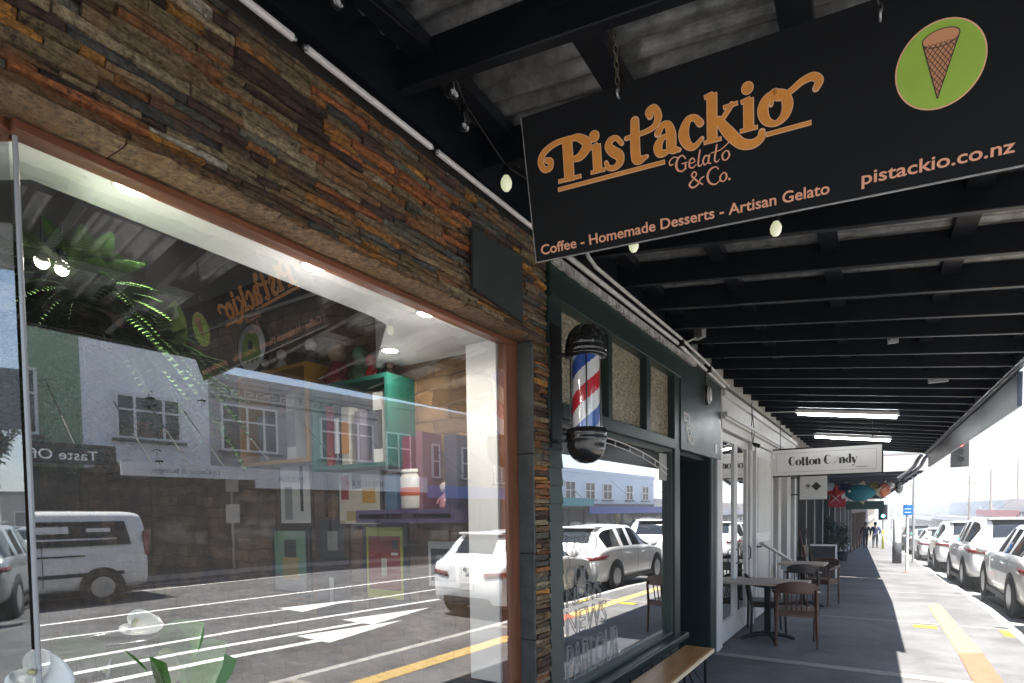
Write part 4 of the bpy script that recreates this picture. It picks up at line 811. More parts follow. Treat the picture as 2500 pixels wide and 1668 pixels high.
def table(label, loc, rz, w_, d_):
    t = thing('cafe_table', label, 'table', loc, rz, 'pedestal cafe tables on the footpath')
    b = MB(); n = 4
    for i in range(n): b.box(-w_ / 2, w_ / 2, -d_ / 2 + d_ * i / n + .002, -d_ / 2 + d_ * (i + 1) / n - .002, .722, .752)
    b.build('tabletop', plank, t, bevel=.004)
    b = MB(); b.box(-.035, .035, -.035, .035, .05, .70); b.box(-.16, .16, -.16, .16, .70, .7215); b.build('pedestal', black, t, bevel=.004)
    b = MB()
    for a in range(4):
        c, s = math.cos(a * PI / 2 + .5), math.sin(a * PI / 2 + .5); b.tube([(0, 0, .07), (c * .12, s * .12, .075), (c * .25, s * .25, .045), (c * .33, s * .33, .012)], [.03, .028, .024, .02], 8)
    b.build('foot', black, t)
table('pale plank table nearest on the footpath beside the folding doors', (-1.08, 7.83, 0), R_(-3), .92, .62)
table('second pale plank table further along with chairs around it', (-.93, 10.75, 0), R_(-3), .7, .62)
t = thing('handrail', 'sloping pale handrail on two posts beside the open white door', 'handrail', (-1.2, 9.4, 0))
b = MB(); b.bar((-.12, -.45, 1.17), (.16, .45, .86), .07, .03); b.build('rail', mat('rail_grey_white', (.5, .5, .49), .4), t, bevel=.006)
b = MB(); b.tube([(-.04, -.2, 0), (-.04, -.2, 1.08)], .016, 8); b.build('post', steel, t)
b = MB(); b.tube([(.02, .0, 0), (.02, .0, 1.0)], .016, 8); b.build('post', steel, t)
t = thing('chalkboard', 'white framed blackboard standing on the footpath past the tables', 'board', (-.92, 15.2, GZ(15.2)), R_(4))
tl = R_(9); ax = (V((1, 0, 0)), V((0, math.cos(tl), -math.sin(tl))), V((0, math.sin(tl), math.cos(tl))))
b = MB(); b.obox((0, .05, .46), ax, (.30, .008, .42)); b.build('slate', mat('chalkboard_black', (.02, .022, .024), .6, noise=.4, ns=4), t)
b = MB()
for c, h in (((-.30, 0, 0), (.022, .014, .46)), ((.30, 0, 0), (.022, .014, .46)), ((0, 0, .44), (.30, .014, .022)), ((0, 0, -.40), (.30, .014, .022))): b.obox(V((0, .05, .46)) + ax[0] * c[0] + ax[2] * c[2], ax, h)
b.build('frame', wwood, t)
b = MB(); b.bar((-.26, .14, .85), (-.26, .42, 0), .03, .02); b.bar((.26, .14, .85), (.26, .42, 0), .03, .02); b.build('stay', wwood, t)
t = thing('easel', 'brown wooden easel leaning by the pilasters behind the blackboard', 'easel', (-1.25, 15.0, GZ(15)), R_(0))
b = MB(); b.bar((-.14, .0, 1.30), (.12, -.1, .02), .05, .03); b.build('leg', walnut, t)
b = MB(); b.bar((.0, .1, 1.30), (.22, .2, .02), .05, .03); b.build('leg', walnut, t)
b = MB(); b.box(-.09, .05, -.02, .02, .62, .9); b.build('panel', mat('easel_board', (.35, .28, .22), .6), t)
# ---------------------------------------------------------------- plants
leafm = mat('leaf_green', (.035, .085, .025), .45, noise=.5, ns=30)
leafd = mat('leaf_dark_green', (.018, .045, .02), .5, noise=.5, ns=30)
def leaf(b, p, d, ln, wd, droop=.3, up=V((0, 0, 1)), seg=5, cup=.15):
    d = V(d).normalized(); p = V(p); side = d.cross(up); side = side.normalized() if side.length > 1e-3 else d.orthogonal().normalized(); nn = side.cross(d); vs = []
    for i in range(seg + 1):
        t = i / seg; c = p + d * ln * t - up * (droop * ln * t * t); w_ = wd * math.sin(PI * min(1, .12 + t * .88)) ** .8 * (1 if t < 1 else 0.02)
        vs += [c - side * w_ + nn * w_ * cup, c, c + side * w_ + nn * w_ * cup]
    b.add(vs, [(3 * i + j, 3 * i + j + 1, 3 * i + 3 + j + 1, 3 * i + 3 + j) for i in range(seg) for j in (0, 1)], True)
def bushy(b, c, r, n, ln, wd):
    for _ in range(n):
        d = V((random.gauss(0, 1), random.gauss(0, 1), random.gauss(.2, .9))).normalized(); p = V(c) + V((d.x * r[0], d.y * r[1], d.z * r[2])) * random.uniform(.35, 1)
        leaf(b, p, (d + V((random.uniform(-.6, .6), random.uniform(-.6, .6), random.uniform(-.3, .5)))), ln * random.uniform(.6, 1.2), wd * random.uniform(.7, 1.1), .4, seg=3)
random.seed(21)
for (x, y, h, lab, m_) in ((-1.10, 21.0, 1.5, 'tall dark leafy plant in a tub against the teal shop front', leafd), (-.85, 26.5, 1.35, 'leafy plant in a dark tub standing furthest out on the footpath', leafm), (-1.15, 24.0, 1.4, 'leafy plant in a tub between the other two pot plants', leafd)):
    t = thing('potted_plant', lab, 'plant', (x, y, GZ(y)), 0, 'pot plants along the teal shop front')
    b = MB(); b.lathe([(.14, 0), (.15, .02), (.20, .36), (.21, .38), (.185, .38), (.18, .33), (.0, .33)], n=20); b.build('pot', mat('tub_dark', (.05, .055, .06), .6), t)
    b = MB(); b.tube([(0, 0, .3), (.02, .01, h * .6), (0, 0, h)], .018, 6); b.build('stem', walnut, t)
    b = MB(); bushy(b, (0, 0, h * .75), (.30, .30, h * .4), 260, .16, .035); b.build('foliage', m_, t)
# plants in the shop window: hanging ferns and white flamingo flowers
def frond(b, p, d, ln, droop, wl):
    d = V(d).normalized(); p = V(p); n = 26; pts = [p + d * ln * (i / n) - V((0, 0, 1)) * droop * ln * (i / n) ** 2 for i in range(n + 1)]
    b.tube(pts, [.0025 * (1 - i / n * .8) for i in range(n + 1)], 4, caps=False)
    for i in range(2, n):
        t = (pts[i + 1] - pts[i - 1]).normalized(); s = t.cross(V((0, 0, 1))); s = s.normalized() if s.length > .05 else V((1, 0, 0)); w_ = wl * math.sin(PI * (i / n) ** .8) + .008
        for sg in (-1, 1): leaf(b, pts[i], s * sg + t * .35, w_, .010, .25, seg=2)
for (x, y, z, n, lab) in ((-2.10, .86, 2.30, 150, 'big hanging fern filling the near corner of the shop window'), (-2.36, 1.16, 2.27, 130, 'second hanging fern deeper inside, trailing below the first')):
    t = thing('hanging_fern', lab, 'plant', (x, y, z), 0, 'ferns hanging in the shop window')
    b = MB(); b.lathe([(.0, -.1), (.07, -.1), (.11, .0), (.115, .02), (.10, .02), (.0, .0)], n=20); b.build('pot', mat('fern_pot_brown', (.09, .055, .035), .7), t)
    b = MB()
    for k in range(3): a = k * 2.1; b.tube([(.1 * math.cos(a), .1 * math.sin(a), .02), (0, 0, .24)], .002, 4)
    b.build('cord', black, t)
    b = MB()
    for i in range(n):
        a = random.uniform(0, 2 * PI); e_ = random.uniform(-.9, 1.2); frond(b, (0, 0, .01), (math.cos(a), math.sin(a), e_), random.uniform(.20, .40), random.uniform(.2, 1.0), random.uniform(.03, .05))
    b.build('fronds', mat('fern_green', (.018, .042, .009), .9, noise=.5, ns=12, spec=.08), t)
t = thing('monstera_leaf', 'broad yellow-green leaf standing among the hanging fern fronds', 'plant', (-2.30, 1.22, 2.26))
b = MB(); b.tube([(0, 0, -.2), (.01, .0, -.05), (0, 0, .0)], .005, 6); b.build('stalk', leafm, t)
b = MB(); leaf(b, (0, 0, 0), (.15, .1, 1), .22, .06, -.1, up=V((.5, -.85, 0)), seg=8); b.build('blade', mat('leaf_lime', (.10, .16, .02), .45, noise=.3, ns=9), t)
for (x, y, z, lab) in ((-1.99, .715, 2.375, 'left of two glowing bulbs among the fern fronds'), (-2.0, .765, 2.375, 'right of two glowing bulbs among the fern fronds')):
    t = thing('pendant_bulb', lab, 'bulb', (x, y, z), 0, 'glowing bulbs in the fern')
    b = MB(); b.ball((0, 0, 0), .018, 14, 10, (1, 1, 1.2)); b.build('globe', lamp('bulb_white', (1, .93, .75), 8), t)
    b = MB(); b.tube([(0, 0, .02), (0, 0, .05)], .01, 8); b.tube([(0, 0, .05), (.01, 0, .12)], .003, 5); b.build('socket', black, t)
spathe_m = mat('spathe_white', (.82, .83, .79), .35, noise=.05, ns=6, spec=.6); spathe_g = mat('spathe_green_white', (.58, .68, .26), .35, noise=.3, ns=9)
spadix_m = mat('spadix_cream', (.55, .52, .26), .6, bump=.4, bs=300)
def spathe(name, label, p, out, upv, r, m_, stalk_to):
    t = thing(name, label, 'flower', p, 0, 'white flamingo flowers in the window vase'); out = V(out).normalized(); up = (V(upv) - out * V(upv).dot(out)).normalized(); side = up.cross(out)
    b = MB(); n = 28; rings = 7; vs = [(0, 0, 0)]
    for k in range(1, rings + 1):
        for i in range(n):
            a = 2 * PI * i / n; c = math.cos(a)                      # heart outline, tip along up
            rad = r * (.80 + .22 * c + .42 * max(0, c) ** 6 - .36 * max(0, -c) ** 5) * k / rings
            x, y = math.sin(a) * rad * .92, c * rad; zc = .30 * (k / rings) ** 2 * r * (.35 + .65 * abs(math.sin(a))) - .10 * r * max(0, c) * (k / rings) ** 2 + .012 * math.sin(3 * a) * k / rings * r * 2
            vs.append(side * x + up * y + out * zc)
    fs = [(0, 1 + i, 1 + (i + 1) % n) for i in range(n)] + [(1 + k * n + i, 1 + (k + 1) * n + i, 1 + (k + 1) * n + (i + 1) % n, 1 + k * n + (i + 1) % n) for k in range(rings - 1) for i in range(n)]
    b.add(vs, fs, True); o = b.build('spathe', m_, t); so_ = o.modifiers.new('thickness', 'SOLIDIFY'); so_.thickness = .0016
    b = MB(); sp = [V((0, 0, 0)) + up * r * .02 + out * .004, out * r * .32 + up * r * .16, out * r * .62 + up * r * .42]; b.tube(spl(sp, 5), [.0075] * 8 + [.006] * 2 + [.003], 10); b.build('spadix', spadix_m, t)
    q = V(stalk_to) - V(p); b = MB(); b.tube(spl([(0, 0, 0), q * .35 + V((0, 0, -.02)) - out * .03, q], 6), .0035, 6); b.build('stalk', leafm, t)
    return t
vx_, vy_ = -1.97, .865
spathe('flamingo_flower', 'large white flamingo flower lowest at the glass joint', (-1.815, .592, 1.262), (.62, -.62, .50), (.45, .55, -.45), .078, spathe_m, (vx_, vy_ - .05, 1.05))
spathe('flamingo_flower', 'white flamingo flower drooping over the rim of the black vase', (-1.93, .885, 1.322), (.45, -.5, .72), (.55, .62, -.35), .062, spathe_m, (vx_, vy_, 1.1))
spathe('flamingo_flower', 'pale green flamingo flower at the right of the black vase', (-1.87, .93, 1.215), (.72, -.68, .1), (.2, .35, -.9), .062, spathe_g, (vx_, vy_ + .03, 1.05))
spathe('flamingo_flower', 'half-closed narrow white flower in front of the black vase', (-1.83, .775, 1.215), (-.3, -.9, .1), (.15, .1, 1), .03, spathe_m, (vx_, vy_, 1.05))
t = thing('flower_vase', 'shiny black cylinder vase on the window ledge', 'vase', (vx_, vy_, .93))
b = MB(); b.lathe([(.0, 0), (.105, 0), (.108, .01), (.112, .34), (.112, .352), (.104, .352), (.10, .34), (.098, .05), (0, .04)], n=40); b.build('body', chrome, t)
b = MB(); b.lathe([(.104, .3525), (.108, .357), (.113, .3525)], n=40); b.build('rim', mat('rim_silver', (.5, .5, .5), .2, .7), t)
t = thing('vase_foliage', 'green leaves of the flamingo flowers around the black vase', 'plant', (vx_, vy_, 1.0))
b = MB()
for dx, dy, z0, d, ln, wd in ((.06, -.10, .12, (.5, -.6, .5), .17, .045), (.10, -.03, .05, (.6, -.4, .7), .16, .05), (.10, .08, .10, (.6, .3, .5), .15, .05), (.12, .03, .02, (.8, -.2, .5), .16, .055), (.04, .14, .0, (.4, .8, .6), .17, .05), (.13, .13, .0, (.6, .5, .35), .15, .05), (.02, -.14, .0, (.3, -.8, .8), .2, .045), (.12, .10, .12, (.5, -.2, .5), .10, .04)):
    z0 += .13; leaf(b, (dx, dy, z0), d, ln * 1.05, wd * 1.35, .12, up=V((.7, -.66, .25)), seg=6); b.tube([(dx, dy, z0), (dx * .3, dy * .3, -.05)], .003, 5, caps=False)
b.build('leaves', mat('anthurium_leaf', (.08, .24, .03), .3, noise=.35, ns=8), t)
t = thing('window_ledge', 'dark timber display ledge under the black vase in the shop window', 'ledge', (RX, 0, 0), -PHI)
b = MB(); b.prism([(-.148, .66), (-.148, 1.25), (-.60, 1.25), (-.60, .40)], .90, .93); b.build('shelf', walnut, t)
b = MB(); b.box(-.58, -.56, .5, 1.2, .05, .90); b.build('support', walnut, t)
# ---------------------------------------------------------------- things on the brick end wall (seen through the glass)
def wi(X, z, off=.0): u = X + 1.669; return W(u - .068, 2.80 - off, z)     # point on the wall face at world X
def flat(name, label, cat, X, z, w_, h, parts, d=.02, group=None):
    t = thing(name, label, cat, wi(X, z), -PHI, group)
    for nm, m_, x0, x1, z0, z1, dep in parts:
        b = MB(); b.box(-w_ / 2 + x0 * w_, -w_ / 2 + x1 * w_, -dep, -max(0, dep - d) - .0005, -h / 2 + z0 * h, -h / 2 + z1 * h); b.build(nm, m_, t)
    return t
P = lambda n, c, r=.5: mat(n, c, r, noise=.08, ns=9)
t = thing('wall_roundel', 'round white roundel with a green gelato drip on the brick wall', 'sign', wi(-4.17, 2.98), -PHI)
Zx = (V((1, 0, 0)), V((0, 0, 1)), V((0, -1, 0)))
b = MB(); b.lathe([(.0, .0), (.20, .0), (.20, .025), (.0, .026)], n=48, ax=Zx); b.build('disc', P('roundel_black', (.01, .01, .01)), t)
b = MB(); b.lathe([(.0, .026), (.178, .026), (.178, .031), (.0, .032)], n=48, ax=Zx); b.build('face', P('roundel_white', (.85, .85, .83)), t)
b = MB(); dr = [(.11 * math.cos(a), .02 + .10 * math.sin(a)) for a in [PI * i / 20 for i in range(21)]] + [(-.13, -.06), (-.11, -.10), (-.08, -.085), (-.05, -.12), (-.02, -.095), (.02, -.13), (.05, -.095), (.08, -.12), (.11, -.085), (.13, -.06)]
b.prism(dr, .033, .036, lambda x, z, y: (x, -y, z)); b.build('drip', P('roundel_green', (.20, .34, .03)), t)
b = MB(); b.prism([(.03 * math.cos(a), .02 + .04 * math.sin(a)) for a in [2 * PI * i / 20 for i in range(20)]], .0365, .038, lambda x, z, y: (x, -y, z)); b.build('hole', P('roundel_black', (.01, .01, .01)), t)
def cube_shelf(label, X0, X1, z0, z1, m_):
    t = thing('box_shelf', label, 'shelf', wi((X0 + X1) / 2, z0), -PHI, 'box shelves on the brick wall'); w_ = (X1 - X0) / 2; h = z1 - z0; d = .24
    b = MB(); b.box(-w_, w_, -d, -.001, h - .025, h); b.build('top_board', m_, t); b = MB(); b.box(-w_, w_, -d, -.001, 0, .025); b.build('bottom_board', m_, t)
    for sg in (-1, 1): b = MB(); b.box(min(sg * w_, sg * (w_ - .025)), max(sg * w_, sg * (w_ - .025)), -d, -.001, .025, h - .025); b.build('side_board', m_, t)
yl = P('shelf_yellow', (.42, .22, .02)); tq = P('shelf_teal', (.018, .13, .10)); pu = P('shelf_purple', (.06, .035, .11))
cube_shelf('yellow box shelf high on the brick wall', -4.02, -3.23, 2.02, 2.69, yl); cube_shelf('teal box shelf right of the yellow one', -3.20, -2.48, 1.95, 2.51, tq); cube_shelf('flat purple shelf low at the right end of the brick wall', -2.78, -1.98, 1.60, 1.68, pu)
random.seed(4)
def book(label, X, z, w_, h, c, d=.17, lean=0, band=None):
    t = thing('book', label, 'book', wi(X, z, .02), -PHI, 'books on the box shelves')
    b = MB(); b.box(-w_ / 2, w_ / 2, -d, 0, 0, h); b.build('cover', P('book_%02d%02d%02d' % tuple(int(q * 99) for q in c), c), t)
    if band: b = MB(); b.box(-w_ / 2 - .0, w_ / 2, -d - .002, -d - .0005, h * .2, h * .75); b.build('spine_band', P('band_%02d%02d%02d' % tuple(int(q * 99) for q in band), band), t)
book('tall white book standing at the right side of the yellow shelf', -3.48, 2.045, .10, .46, (.62, .62, .58), band=(.2, .2, .2)); book('white book with black blocks at the right end of the teal shelf', -2.62, 1.975, .08, .44, (.66, .66, .62), band=(.03, .03, .03))
book('red book beside a black one on the teal shelf', -3.08, 1.975, .05, .40, (.30, .02, .03)); book('black and white spined book on the teal shelf', -3.00, 1.975, .045, .42, (.02, .02, .02), band=(.6, .6, .6)); book('cream book with orange block on the teal shelf', -2.92, 1.975, .07, .38, (.5, .48, .42), band=(.6, .25, .04)); book('lilac book leaning mid teal shelf', -2.80, 1.975, .05, .34, (.22, .19, .24)); book('grey book left inside the yellow shelf', -3.80, 2.045, .12, .34, (.18, .18, .2))
book('tall pink binder to the right of the teal shelf', -2.38, 1.68, .07, .44, (.16, .02, .05)); book('pale pink binder at the far right above the purple shelf', -2.28, 1.68, .05, .46, (.18, .07, .10)); book('indigo box standing at the right end of the purple shelf', -2.04, 1.68, .09, .42, (.03, .025, .055)); book('light blue folder hanging below the teal shelf', -2.52, 1.68, .10, .22, (.05, .10, .17))
def figurine(label, X, z, h, c1, c2, off=.12):
    t = thing('figurine', label, 'figurine', wi(X, z, off), -PHI, 'small figurines on top of the shelves')
    m1 = P('fig_%02d%02d%02d' % tuple(int(q * 99) for q in c1), c1, .25); m2 = P('fig_%02d%02d%02d' % tuple(int(q * 99) for q in c2), c2, .25)
    b = MB(); b.lathe([(.0, 0), (h * .22, 0), (h * .25, .1 * h), (h * .2, .35 * h), (h * .1, .58 * h), (.0, .6 * h)], n=14); b.build('body', m1, t)
    b = MB(); b.ball((0, 0, .77 * h), .23 * h, 12, 8, (1, 1, 1)); b.build('head', m2, t)
    b = MB(); b.tube([(-.2 * h, 0, .45 * h), (-.33 * h, -.05 * h, .3 * h), (-.3 * h, -.12 * h, .18 * h)], .05 * h, 6); b.tube([(.2 * h, 0, .45 * h), (.33 * h, -.05 * h, .3 * h), (.3 * h, -.12 * h, .18 * h)], .05 * h, 6); b.build('arm', m1, t)
figurine('tiny silver figurine at the left end of the yellow shelf top', -3.86, 2.692, .13, (.3, .3, .32), (.6, .6, .6)); figurine('white figurine second along the yellow shelf top', -3.66, 2.692, .17, (.62, .6, .55), (.66, .64, .6)); figurine('round headed white figurine at the right end of the yellow shelf top', -3.33, 2.692, .19, (.1, .1, .1), (.66, .64, .6))
figurine('tall dark red figurine on the teal shelf top', -3.06, 2.512, .30, (.22, .015, .02), (.3, .18, .1)); figurine('green figurine in the middle of the teal shelf top', -2.84, 2.512, .24, (.08, .14, .06), (.08, .16, .07)); figurine('small bright red figurine on the teal shelf top', -2.74, 2.512, .17, (.45, .02, .02), (.45, .03, .03)); figurine('tiny brown figurine at the right end of the teal shelf top', -2.58, 2.512, .10, (.1, .07, .05), (.3, .2, .15)); figurine('tiny black and white figurine on the teal shelf top', -2.66, 2.512, .12, (.03, .03, .03), (.6, .6, .6))
figurine('small pink figurine on the purple shelf beside the jar', -2.14, 1.682, .16, (.45, .2, .25), (.5, .45, .4))
t = thing('cookie_jar', 'white lidded jar with an orange band on the purple shelf', 'jar', wi(-2.36, 1.682, .13), -PHI)
b = MB(); b.lathe([(.0, 0), (.088, 0), (.096, .012), (.098, .19), (.084, .215), (.078, .22)], n=24); b.build('body', P('jar_white', (.62, .6, .56), .3), t)
b = MB(); b.lathe([(.0985, .08), (.1, .085), (.1, .125), (.0985, .13)], n=24); b.build('band', P('jar_orange', (.45, .08, .02)), t)
b = MB(); b.lathe([(.09, .22), (.09, .24), (.02, .245), (.02, .262), (.0, .266)], n=20); b.build('lid', P('jar_white', (.62, .6, .56), .3), t)
K_ = P('frame_black', (.012, .012, .012)); Wp = P('print_white', (.6, .6, .57)); BR = P('frame_brown', (.06, .03, .02)); GN = P('print_green', (.16, .30, .2)); RD = P('print_red', (.28, .035, .02)); LM = P('print_lime', (.42, .45, .03)); DK = P('print_dark', (.03, .03, .035)); GY = P('print_grey', (.25, .25, .25)); TN = P('print_tan', (.4, .3, .12)); YO = P('print_ochre', (.5, .26, .02)); CR = P('print_cream', (.55, .5, .4)); MR = P('print_maroon', (.3, .02, .03))
G2 = 'framed pictures on the brick wall'
flat('framed_picture', 'framed print with two pale cones on white at mid height', 'picture', -3.67, 1.87, .40, .62, [('frame', BR, 0, 1, 0, 1, .03), ('print', Wp, .07, .93, .06, .95, .034), ('pale_figure', GY, .2, .42, .1, .5, .036), ('dark_strip', DK, .66, .74, .2, .85, .0365)], group=G2)
flat('framed_picture', 'framed collage of red, ochre and black blocks on cream', 'picture', -2.98, 1.78, .44, .42, [('frame', K_, 0, 1, 0, 1, .03), ('print', CR, .05, .95, .05, .95, .034), ('red_block', MR, .1, .27, .45, .85, .036), ('ochre_block', YO, .58, .86, .38, .62, .036), ('black_block', DK, .35, .55, .62, .85, .036), ('olive_block', TN, .22, .54, .1, .26, .0362), ('maroon_block', MR, .6, .84, .08, .2, .0362)], group=G2)
flat('framed_picture', 'unframed white print with a single dark red shape', 'picture', -2.62, 1.78, .22, .38, [('print', P('print_pink_white', (.6, .5, .5)), 0, 1, 0, 1, .012), ('red_shape', MR, .2, .55, .08, .88, .0135)], group=G2)
flat('framed_picture', 'black framed green photograph of an ice cream basket', 'picture', -3.75, 1.31, .46, .54, [('frame', K_, 0, 1, 0, 1, .03), ('print', GN, .1, .9, .08, .92, .034), ('table_edge', GY, .1, .9, .08, .3, .0345), ('basket', TN, .3, .72, .24, .55, .0355), ('flowers', DK, .36, .66, .55, .8, .0355)], group=G2)
flat('framed_picture', 'dark framed picture between the green photograph and the lime poster, upper', 'picture', -3.28, 1.47, .36, .34, [('frame', BR, 0, 1, 0, 1, .03), ('print', DK, .08, .92, .08, .92, .034), ('shade', GY, .4, .7, .3, .7, .0345)], group=G2)
flat('framed_picture', 'dark framed picture between the green photograph and the lime poster, lower', 'picture', -3.28, 1.10, .36, .36, [('frame', BR, 0, 1, 0, 1, .03), ('print', DK, .08, .92, .08, .92, .034), ('pale_head', Wp, .42, .56, .6, .8, .0345), ('pale_body', GY, .44, .54, .3, .58, .0345)], group=G2)
flat('framed_picture', 'lime and red gelato poster in a black frame', 'picture', -2.755, 1.33, .42, .54, [('frame', K_, 0, 1, 0, 1, .025), ('lime_print', LM, .1, .9, .06, .94, .029), ('red_panel', RD, .15, .85, .17, .83, .031), ('cone_mark', CR, .44, .56, .34, .56, .0325), ('dark_mark', DK, .68, .8, .68, .78, .0325), ('caption_bar', Wp, .66, .8, .6, .63, .0325)], group=G2)
flat('framed_picture', 'white framed black and white photograph at the right', 'picture', -2.25, 1.34, .24, .28, [('frame', Wp, 0, 1, 0, 1, .025), ('print', DK, .1, .9, .12, .84, .029), ('pale_patch', GY, .3, .7, .3, .7, .0305), ('bright_patch', Wp, .42, .55, .5, .66, .032)], group=G2)
flat('wall_shelf_frame', 'empty dark wooden frame below the teal shelf', 'picture', -3.42, 1.80, .16, .5, [('frame', BR, 0, 1, 0, 1, .02), ('back', P('print_brown', (.12, .07, .04)), .15, .85, .06, .94, .022)], group=G2)
# ---------------------------------------------------------------- cars
carglass = mat('car_glass', (.012, .016, .02), .04, spec=.8)
tyre_m = mat('tyre_rubber', (.012, .012, .012), .75); rim_m = mat('alloy_rim', (.38, .39, .40), .3, .8); trim_m = mat('car_black_trim', (.016, .016, .018), .5)
tail_m = mat('tail_lamp_red', (.16, .012, .014), .15, coat=.6); head_m = mat('head_lamp_clear', (.55, .57, .6), .1, .3, coat=.6); plate_m = mat('number_plate', (.7, .7, .68), .4); chr_m = mat('car_chrome', (.6, .6, .6), .15, .9)
def lerp(a, b, t): return a + (b - a) * t
def profile(kind):
    # stations from rear: (y, halfwidth, z bottom, z shoulder, z roof, roof halfwidth)
    if kind == 'hatch': return [(0, .70, .34, .62, .64, .60), (.06, .82, .27, .86, .89, .66), (.16, .87, .24, .93, 1.00, .64), (.50, .895, .22, .955, 1.36, .58), (.75, .90, .21, .955, 1.44, .60), (1.45, .90, .20, .945, 1.475, .62), (2.15, .90, .20, .93, 1.45, .61), (2.75, .90, .20, .92, 1.16, .62), (3.05, .895, .21, .91, .945, .66), (3.7, .86, .23, .82, .85, .62), (4.05, .76, .27, .72, .74, .55), (4.18, .62, .34, .60, .61, .45)], (2, 3, 4, 6, 8), (.78, 3.30), .32
    if kind == 'suv': return [(0, .76, .42, .66, .68, .66), (.05, .86, .36, .98, 1.00, .70), (.14, .91, .34, 1.06, 1.12, .69), (.36, .935, .32, 1.08, 1.55, .64), (.6, .94, .30, 1.08, 1.66, .66), (1.6, .94, .30, 1.07, 1.70, .68), (2.4, .94, .30, 1.06, 1.67, .67), (3.05, .94, .30, 1.05, 1.36, .68), (3.35, .935, .31, 1.04, 1.07, .70), (4.05, .91, .33, .98, 1.00, .66), (4.4, .82, .37, .88, .90, .6), (4.52, .68, .44, .74, .75, .5)], (2, 3, 4, 6, 8), (.86, 3.55), .36
    if kind == 'sedan': return [(0, .70, .36, .64, .66, .60), (.05, .82, .28, .90, .92, .66), (.15, .88, .25, .95, .98, .68), (.65, .90, .22, .97, 1.00, .66), (1.25, .91, .21, .96, 1.36, .58), (1.9, .91, .20, .95, 1.44, .60), (2.4, .91, .20, .94, 1.42, .60), (3.0, .91, .20, .93, 1.14, .62), (3.3, .905, .21, .92, .95, .66), (4.1, .87, .23, .83, .86, .62), (4.45, .77, .28, .73, .75, .55), (4.56, .62, .36, .6, .61, .45)], (3, 4, 5, 6, 8), (.95, 3.65), .32
    return [(0, .86, .40, .80, .82, .80), (.03, .93, .34, 1.15, 1.18, .86), (.07, .955, .32, 1.22, 1.70, .86), (.16, .96, .30, 1.22, 1.90, .84), (.5, .965, .29, 1.22, 1.94, .85), (2.2, .965, .28, 1.20, 1.95, .85), (3.3, .965, .28, 1.18, 1.90, .84), (4.0, .96, .28, 1.15, 1.45, .80), (4.25, .95, .29, 1.12, 1.16, .80), (4.75, .90, .31, 1.0, 1.02, .74), (4.93, .80, .36, .86, .88, .66), (4.98, .7, .42, .7, .71, .6)], (1, 3, 4, 6, 8), (.9, 3.9), .34
